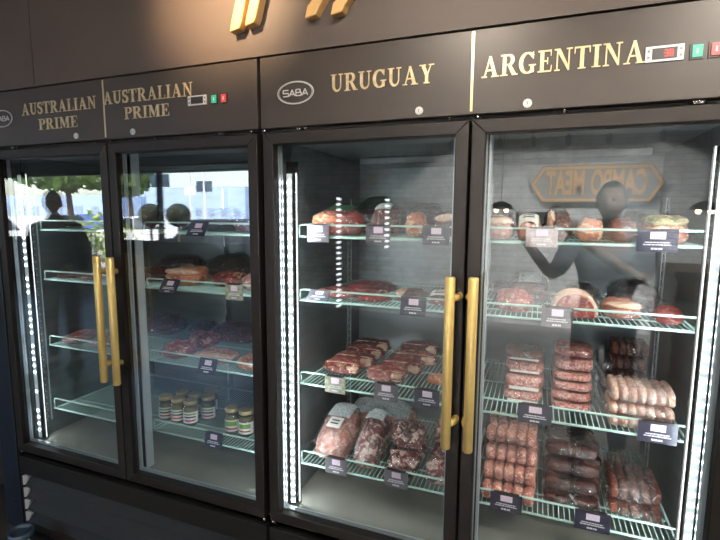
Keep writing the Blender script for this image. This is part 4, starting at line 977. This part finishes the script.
# ------------------------------------------------------------------ people
def skin_obj(name, parent, verts, edges, radii, m, root=0, sub=2):
    me=bpy.data.meshes.new(name); me.from_pydata([tuple(v) for v in verts], edges, []); o=bpy.data.objects.new(name,me); COL.objects.link(o); o.parent=parent
    sm=o.modifiers.new('skin','SKIN'); sm.use_smooth_shade=True
    for i,r in enumerate(radii):
        d=me.skin_vertices[0].data[i]; d.radius=r if isinstance(r,tuple) else (r,r); d.use_root=(i==root)
    s=o.modifiers.new('subsurf','SUBSURF'); s.levels=sub; s.render_levels=sub
    me.materials.append(m); return o
def head(parent, c, yaw, hairm):
    n,kk=32,24; vs=[];fs=[]
    R=Matrix.Rotation(yaw,3,'Z')
    def shape(d):   # face towards +y
        x,y,z=d; p=Vector((x*.074,y*.092,z*.112))
        if z<-.1: p.x*=1-.30*(-z-.1); p.y+=.012*(-z)
        if y>.5: p.y-=.010*max(0,1-abs(z-.12)/.22)*(1 if .12<abs(x)<.6 else .2)
        if y>.4: p.y+=.026*math.exp(-(x/.13)**2)*math.exp(-((z+.08)/.20)**2)*(1.15 if z<-.02 else .8)
        if y>.4: p.y+=.006*math.exp(-(x/.3)**2)*math.exp(-((z+.42)/.09)**2)
        return p
    for i in range(kk+1):
        th=math.pi*i/kk
        for j in range(n):
            w=2*math.pi*j/n; vs.append(R@shape((math.sin(th)*math.cos(w),math.sin(th)*math.sin(w),math.cos(th))))
    fs=[(i*n+j,(i+1)*n+j,(i+1)*n+(j+1)%n,i*n+(j+1)%n) for i in range(kk) for j in range(n)]
    h=MB().raw(vs,fs,K['skin'],True)
    for s in (-1,1):
        e=R@Vector((s*.030,.081,.012)); h.ball(e,(.011,.008,.0065),K['eye'],10,6)
        e=R@Vector((s*.074,-.004,-.004)); h.ball(e,(.012,.020,.030),K['skin'],10,6)
    h.ball(R@Vector((0,.088,-.050)),(.022,.008,.006),K['lip'],10,6)
    o=h.obj('head',parent,c)
    q=MB(); vs=[];fs=[]
    for i in range(12):
        th=math.pi*.60*i/11
        for j in range(n):
            w=2*math.pi*j/n; d=Vector((math.sin(th)*math.cos(w),math.sin(th)*math.sin(w),math.cos(th)))
            t2=th if d.y<.25 else min(th,math.pi*.27); d=Vector((math.sin(t2)*math.cos(w),math.sin(t2)*math.sin(w),math.cos(t2)))
            vs.append(R@Vector((d.x*.084,d.y*.100-.004,d.z*.123+.002))*(1+.03*noise.noise(d*6)))
    fs=[(i*n+j,(i+1)*n+j,(i+1)*n+(j+1)%n,i*n+(j+1)%n) for i in range(11) for j in range(n)]
    q.raw(vs,fs,hairm,True); q.obj('hair',o)
def person(name_label, loc, yaw, J, top, hands):
    """J: joints in the person's own frame, facing +y"""
    t=thing('person',name_label,'person',loc,None,yaw)
    V=[J['pelvis'],J['waist'],J['chest'],J['neck'],J['jaw']]; E=[(0,1),(1,2),(2,3),(3,4)]; Rr=[(.13,.10),(.125,.09),(.145,.10),(.066,.066),(.060,.062)]
    def add(p,r,par): V.append(p); Rr.append(r); E.append((par,len(V)-1)); return len(V)-1
    for s in 'lr':
        a=add(J['sh'+s],.058,2); b=add(J['el'+s],.042,a); c=add(J['wr'+s],.027,b)
        p=Vector(J['wr'+s]); d=Vector(hands[s][0]).normalized(); side=Vector(hands[s][1]).normalized(); nrm=d.cross(side)
        pm=add(tuple(p+d*.065),(.030,.016),c)
        for k,(off,l) in enumerate(((-.030,.070),(-.010,.080),(.010,.076),(.030,.060))):
            b0=p+d*.085+side*off; i1=add(tuple(b0),.0105,pm); i2=add(tuple(b0+d*l*.5+nrm*.012),.0090,i1); add(tuple(b0+d*l*.8+nrm*.036),.0080,i2)
        q=add(tuple(p+d*.035-side*.040),.0115,pm); add(tuple(p+d*.065-side*.060+nrm*.018),.009,q)
        h=add(J['hip'+s],.088,0); kx=add(J['kn'+s],.058,h); an=add(J['an'+s],.038,kx); he=add(J['toe'+s],.034,an)
    b=skin_obj('body',t,V,E,Rr,K['skin'],0,1)
    # shirt, trousers, shoes over the body
    V=[J['pelvis'],J['waist'],J['chest'],tuple(Vector(J['neck'])*.55+Vector(J['chest'])*.45)]; E=[(0,1),(1,2),(2,3)]; Rr=[(.155,.125),(.148,.112),(.168,.122),(.075,.072)]
    for s in 'lr':
        a=add(J['sh'+s],.074,2); m_=Vector(J['sh'+s]).lerp(Vector(J['el'+s]),.95); bb=add(tuple(m_),.055,a)
        if top[1]: add(tuple(Vector(J['el'+s]).lerp(Vector(J['wr'+s]),.9)),.036,bb)
    skin_obj('shirt',t,V,E,Rr,top[0],0,2)
    V=[J['pelvis']]; E=[]; Rr=[(.15,.12)]
    for s in 'lr':
        h=add(J['hip'+s],.105,0); kx=add(J['kn'+s],.075,h); add(tuple(Vector(J['an'+s])+Vector((0,0,.02))),.056,kx)
    skin_obj('trousers',t,V,E,Rr,K['trousers'],0,2)
    for s in 'lr':
        a=Vector(J['an'+s]); q=MB(); add_lump(q,K['shoe'],.05,.14,.045,(a.x,a.y+.06,.0),n=2.6,amp=.02,seed=3); q.obj('shoe',t)
    head(t,J['head'],J['yaw'],K['hair']); return t
def rel(o,p): return tuple(Vector(p)-Vector(o))
O=(1.28,-1.70,0)
J=dict(pelvis=rel(O,(1.28,-1.72,.95)),waist=rel(O,(1.28,-1.71,1.12)),chest=rel(O,(1.28,-1.70,1.32)),neck=rel(O,(1.28,-1.69,1.50)),jaw=rel(O,(1.27,-1.67,1.58)),head=rel(O,(1.27,-1.65,1.645)),yaw=.35,
 shl=rel(O,(1.09,-1.69,1.42)),ell=rel(O,(.98,-1.58,1.20)),wrl=rel(O,(.79,-1.49,1.45)),shr=rel(O,(1.47,-1.69,1.42)),elr=rel(O,(1.44,-1.54,1.20)),wrr=rel(O,(1.07,-1.47,1.46)),
 hipl=(-.09,-.02,.90),hipr=(.09,-.02,.90),knl=(-.10,0,.50),knr=(.11,.01,.50),anl=(-.11,-.03,.09),anr=(.12,-.03,.09),toel=(-.12,.09,.05),toer=(.13,.09,.05))
person('person in grey-blue shirt holding a phone up, mirrored in the ARGENTINA glass',O,0,J,(K['shirt'],False),
  {'l':((.05,.10,1),(0,.2,0.0) if False else (1,0,-.05)),'r':((-.5,.15,.75),(-.75,0,-.5))})
t=thing('smartphone','dark smartphone held level in both hands of the mirrored person','phone',(.90,-1.405,1.55))
MB().box(-.075,.075,-.004,.004,-.037,.037,K['black_plastic']).obj('phone_body',t,bevel=.003)
MB().disc_y((-.055,.018),.007,.004,.006,K['carglass'],14).obj('camera_lens',t)
hp=mir(51,203,1.8); O=(hp.x,hp.y,0); zh=hp.z; sc_=zh/1.64
J={k:((v[0]*sc_,v[1]*sc_,v[2]*sc_)) for k,v in dict(pelvis=(0,0,.95),waist=(0,.01,1.12),chest=(0,.01,1.32),neck=(0,0,1.49),jaw=(0,.02,1.57),head=(0,.03,1.64),shl=(-.20,0,1.42),ell=(-.26,-.02,1.14),wrl=(-.25,.10,.92),shr=(.20,0,1.42),elr=(.26,-.02,1.14),wrr=(.25,.10,.92),hipl=(-.09,0,.90),hipr=(.09,0,.90),knl=(-.10,.02,.50),knr=(.10,.02,.50),anl=(-.11,0,.09),anr=(.11,0,.09),toel=(-.12,.12,.05),toer=(.12,.12,.05)).items()}; J['yaw']=0
person('person in dark clothes standing by the shopfront, a silhouette mirrored in the first door',O,-.5,J,(K['jacket'],True),{'l':((0,.2,-1),(0,1,0)),'r':((0,.2,-1),(0,1,0))})

# ------------------------------------------------------------------ the street outside
struct(MB().box(-95,30,-95,YB-.25,-.14,-.02,K['pave']).obj('ground'))
def tree(x,y,h,r,label,m='leaf',trunk=2.2,group='trees across the street'):
    t=thing('tree',label,'tree',(x,y,-.02),group)
    q=MB().tube([(0,0,0),(.05,0,trunk*.5),(0,.05,trunk),(0,0,h*.7)],[.17,.14,.11,.05],K['bark'],10)
    for k in range(4): w=k*1.7; q.tube([(0,0,trunk),(math.cos(w)*r*.5,math.sin(w)*r*.5,trunk+(h-trunk)*.45)],[.07,.03],K['bark'],8)
    q.obj('trunk',t)
    q=MB(); rnd=random.Random(int(x*10))
    for k in range(1500):
        d=Vector((rnd.gauss(0,1),rnd.gauss(0,1),rnd.gauss(0,1))).normalized(); rr=rnd.uniform(.5,1)**.5
        c=Vector((d.x*r*rr,d.y*r*rr,trunk+(h-trunk)*.5+d.z*(h-trunk)*.5*rr)); a=Vector((rnd.gauss(0,1),rnd.gauss(0,1),rnd.gauss(0,1))).normalized(); b=a.orthogonal().normalized(); c2=a.cross(b); s=rnd.uniform(.16,.34)
        q.raw([c-b*s,c-c2*s*.5+a*s*.2,c+b*s,c+c2*s*.5+a*s*.2],[(0,1,2,3)],K[m])
    q.obj('crown',t)
for k,(u,y) in enumerate(((66,13),(128,20))):
    p=mir(u,160,y); tree(p.x,p.y,5.2,(3.0,1.3)[k],('wide green street tree mirrored over the dark silhouette','small green street tree mirrored in the second door')[k],trunk=2.5)
for k,(u,v,y,r) in enumerate(((93,224,7.6,1.15),)):
    p=mir(u,v,y); t=thing('bush',('tall yellow-green bush mirrored in the first door above the gold handles',)[k],'bush',(p.x,p.y,-.02))
    q=MB(); rnd=random.Random(k+5); top=p.z+.35
    for i in range(500):
        w=rnd.uniform(0,6.28); rr=r*rnd.random()**.5; z=rnd.uniform(.05,1)*top*(1-.35*(rr/r)**2); c=Vector((rr*math.cos(w),rr*math.sin(w),z)); a=Vector((rnd.gauss(0,1),rnd.gauss(0,1),rnd.gauss(0,1))).normalized(); b=a.orthogonal().normalized(); c2=a.cross(b); s=rnd.uniform(.05,.11)
        q.raw([c-b*s,c-c2*s*.5+a*s*.2,c+b*s,c+c2*s*.5+a*s*.2],[(0,1,2,3)],K['leafy'])
    q.obj('leaves',t); MB().tube([(0,0,0),(0,0,top*.7)],[.04,.02],K['bark'],8).obj('stem',t)
def car(u,y,m,label,L=4.2):
    p=mir(u,230,y); t=thing('car',label,'car',(p.x,p.y,-.02),'cars parked across the street')
    prof=[(-L/2,.30),(-L/2,.75),(-L*.47,.85),(-L*.30,.92),(-L*.17,1.40),(L*.20,1.43),(L*.38,.98),(L*.49,.90),(L/2,.70),(L/2,.30)]
    q=MB().prism(prof,-.85,.85,m); q.obj('body',t,bevel=.06)
    q=MB()
    for yy in (.852,-.856): q.prism([(-L*.25,.94),(-L*.155,1.34),(.0,1.36),(0,.94)],yy,yy+.004,K['carglass']).prism([(.06,.94),(.06,1.36),(L*.185,1.36),(L*.31,.97)],yy,yy+.004,K['carglass'])
    q.obj('side_windows',t)
    for x in (-L*.32,L*.32):
        for yy in (-.86,.70):
            w=MB(); vs=[]; w.disc_y((x,.32),.32,yy,yy+.17,K['tyre'],22).disc_y((x,.32),.19,yy-.006,yy+.176,K['silver'],18); w.obj('wheel',t)
car(20,9.5,K['carwhite'],'white car parked outside, mirrored at the left of the first door')
car(150,12.5,K['carwhite'],'white car parked outside, mirrored between the first two doors')
car(226,9.0,K['cardark'],'dark car parked outside, mirrored at the right of the second door',3.6)
car(84,19,K['carblue'],'blue car parked farther back, mirrored right of the dark silhouette')
for k,(u,y) in enumerate(((160,10),(190,16),(204,13))):
    p=mir(u,200,y); t=thing('street_pole',('slim pale street pole mirrored at the left of the second door','slim pale street pole mirrored in the middle of the second door','slim pale street pole mirrored at the right of the second door')[k],'pole',(p.x,p.y,-.02),'street poles')
    MB().lathe([(.10,0),(.10,.06),(.05,.08),(.04,4.2),(.02,4.22)],(0,0,0),K['carwhite'],14).obj('shaft',t); MB().box(-.35,.35,-.02,.02,2.35,2.75,K['bluegrey'] if k!=1 else K['carwhite']).obj('panel',t)
for k,u in enumerate((149,177)):
    p=mir(u,206,7.6); t=thing('shrub',('dark rounded shrub mirrored at the left of the second door','dark rounded shrub mirrored left of centre in the second door')[k],'shrub',(p.x,p.y,-.02))
    q=MB(); rnd=random.Random(k+9)
    for i in range(420):
        d=Vector((rnd.gauss(0,1),rnd.gauss(0,1),rnd.gauss(0,1))).normalized(); c=Vector((d.x*.27,d.y*.27,p.z-.20+d.z*.27))*1; a=d.orthogonal().normalized(); b=d.cross(a); e=.10
        q.raw([c-a*e,c-b*e,c+a*e,c+b*e],[(0,1,2,3)],K['darkleaf'])
    q.obj('leaves',t); MB().tube([(0,0,0),(0,0,p.z-.2)],[.04,.03],K['bark'],8).obj('stem',t)
for k,(u,y,w,h) in enumerate(((60,40,22,3.4),(200,62,22,5.5))):
    p=mir(u,200,y); t=thing('building',('low pale building across the street behind the trees','tall pale building across the street mirrored in the second door')[k],'building',(p.x,p.y,-.02))
    MB().box(-w/2,w/2,-3,3,0,h,K['build']).obj('walls',t)
    nx=int(w/2.4)
    for i in range(nx):
        for j in range(int(h/2.8)):
            x=-w/2+1.2+i*2.4; z=.9+j*2.8; MB().box(x-.6,x+.6,3.0,3.04,z,z+1.3,K['buildwin']).obj('window',t)

# ------------------------------------------------------------------ light
wd=bpy.data.worlds.new('world'); sc.world=wd; wd.use_nodes=True; nt=wd.node_tree; bg=nt.nodes['Background']
sky=nt.nodes.new('ShaderNodeTexSky'); sky.sky_type='NISHITA'; sky.sun_disc=False; sky.sun_elevation=math.radians(50); sky.sun_rotation=math.radians(20); sky.dust_density=2.0
nt.links.new(sky.outputs[0],bg.inputs[0]); bg.inputs[1].default_value=1.5
sl=bpy.data.lights.new('sun','SUN'); sl.energy=22; sl.color=(1,.95,.86); sl.angle=.01; so=bpy.data.objects.new('sun',sl); COL.objects.link(so)
so.rotation_euler=Vector((.30,-.75,-1.0)).to_track_quat('-Z','Y').to_euler(); so.location=(0,3,9)
# unseen ceiling lamps added as fill; the last one lights the photographer
for k,(x,y) in enumerate(((-1.2,-2.6),(1.6,-3.2),(-3.6,-3.0),(1.75,-1.05))):
    t=thing('ceiling_fill_lamp',('added square ceiling fill lamp nearest the AUSTRALIAN PRIME refrigerator','added square ceiling fill lamp near the brick wall sign','added square ceiling fill lamp nearest the shopfront','added square ceiling fill lamp for the photographer, in front of the ARGENTINA heading')[k],'ceiling lamp',(x,y,CEIL))
    MB().box(-.16,.16,-.16,.16,-.022,-.001,K['silver']).obj('frame',t)
    a=bpy.data.lights.new('panel','AREA'); a.energy=(2,22,2,46)[k]; a.size=.28; a.color=(1,.93,.84); o=bpy.data.objects.new('added_fill_light',a); COL.objects.link(o); o.location=(x,y,CEIL-.03)

vs=sc.view_settings; vs.view_transform='Standard'; vs.look='None'; vs.gamma=1; vs.exposure=0.12; vs.use_curve_mapping=False
sc.cycles.transparent_max_bounces=24; sc.cycles.max_bounces=8; sc.cycles.sample_clamp_indirect=6
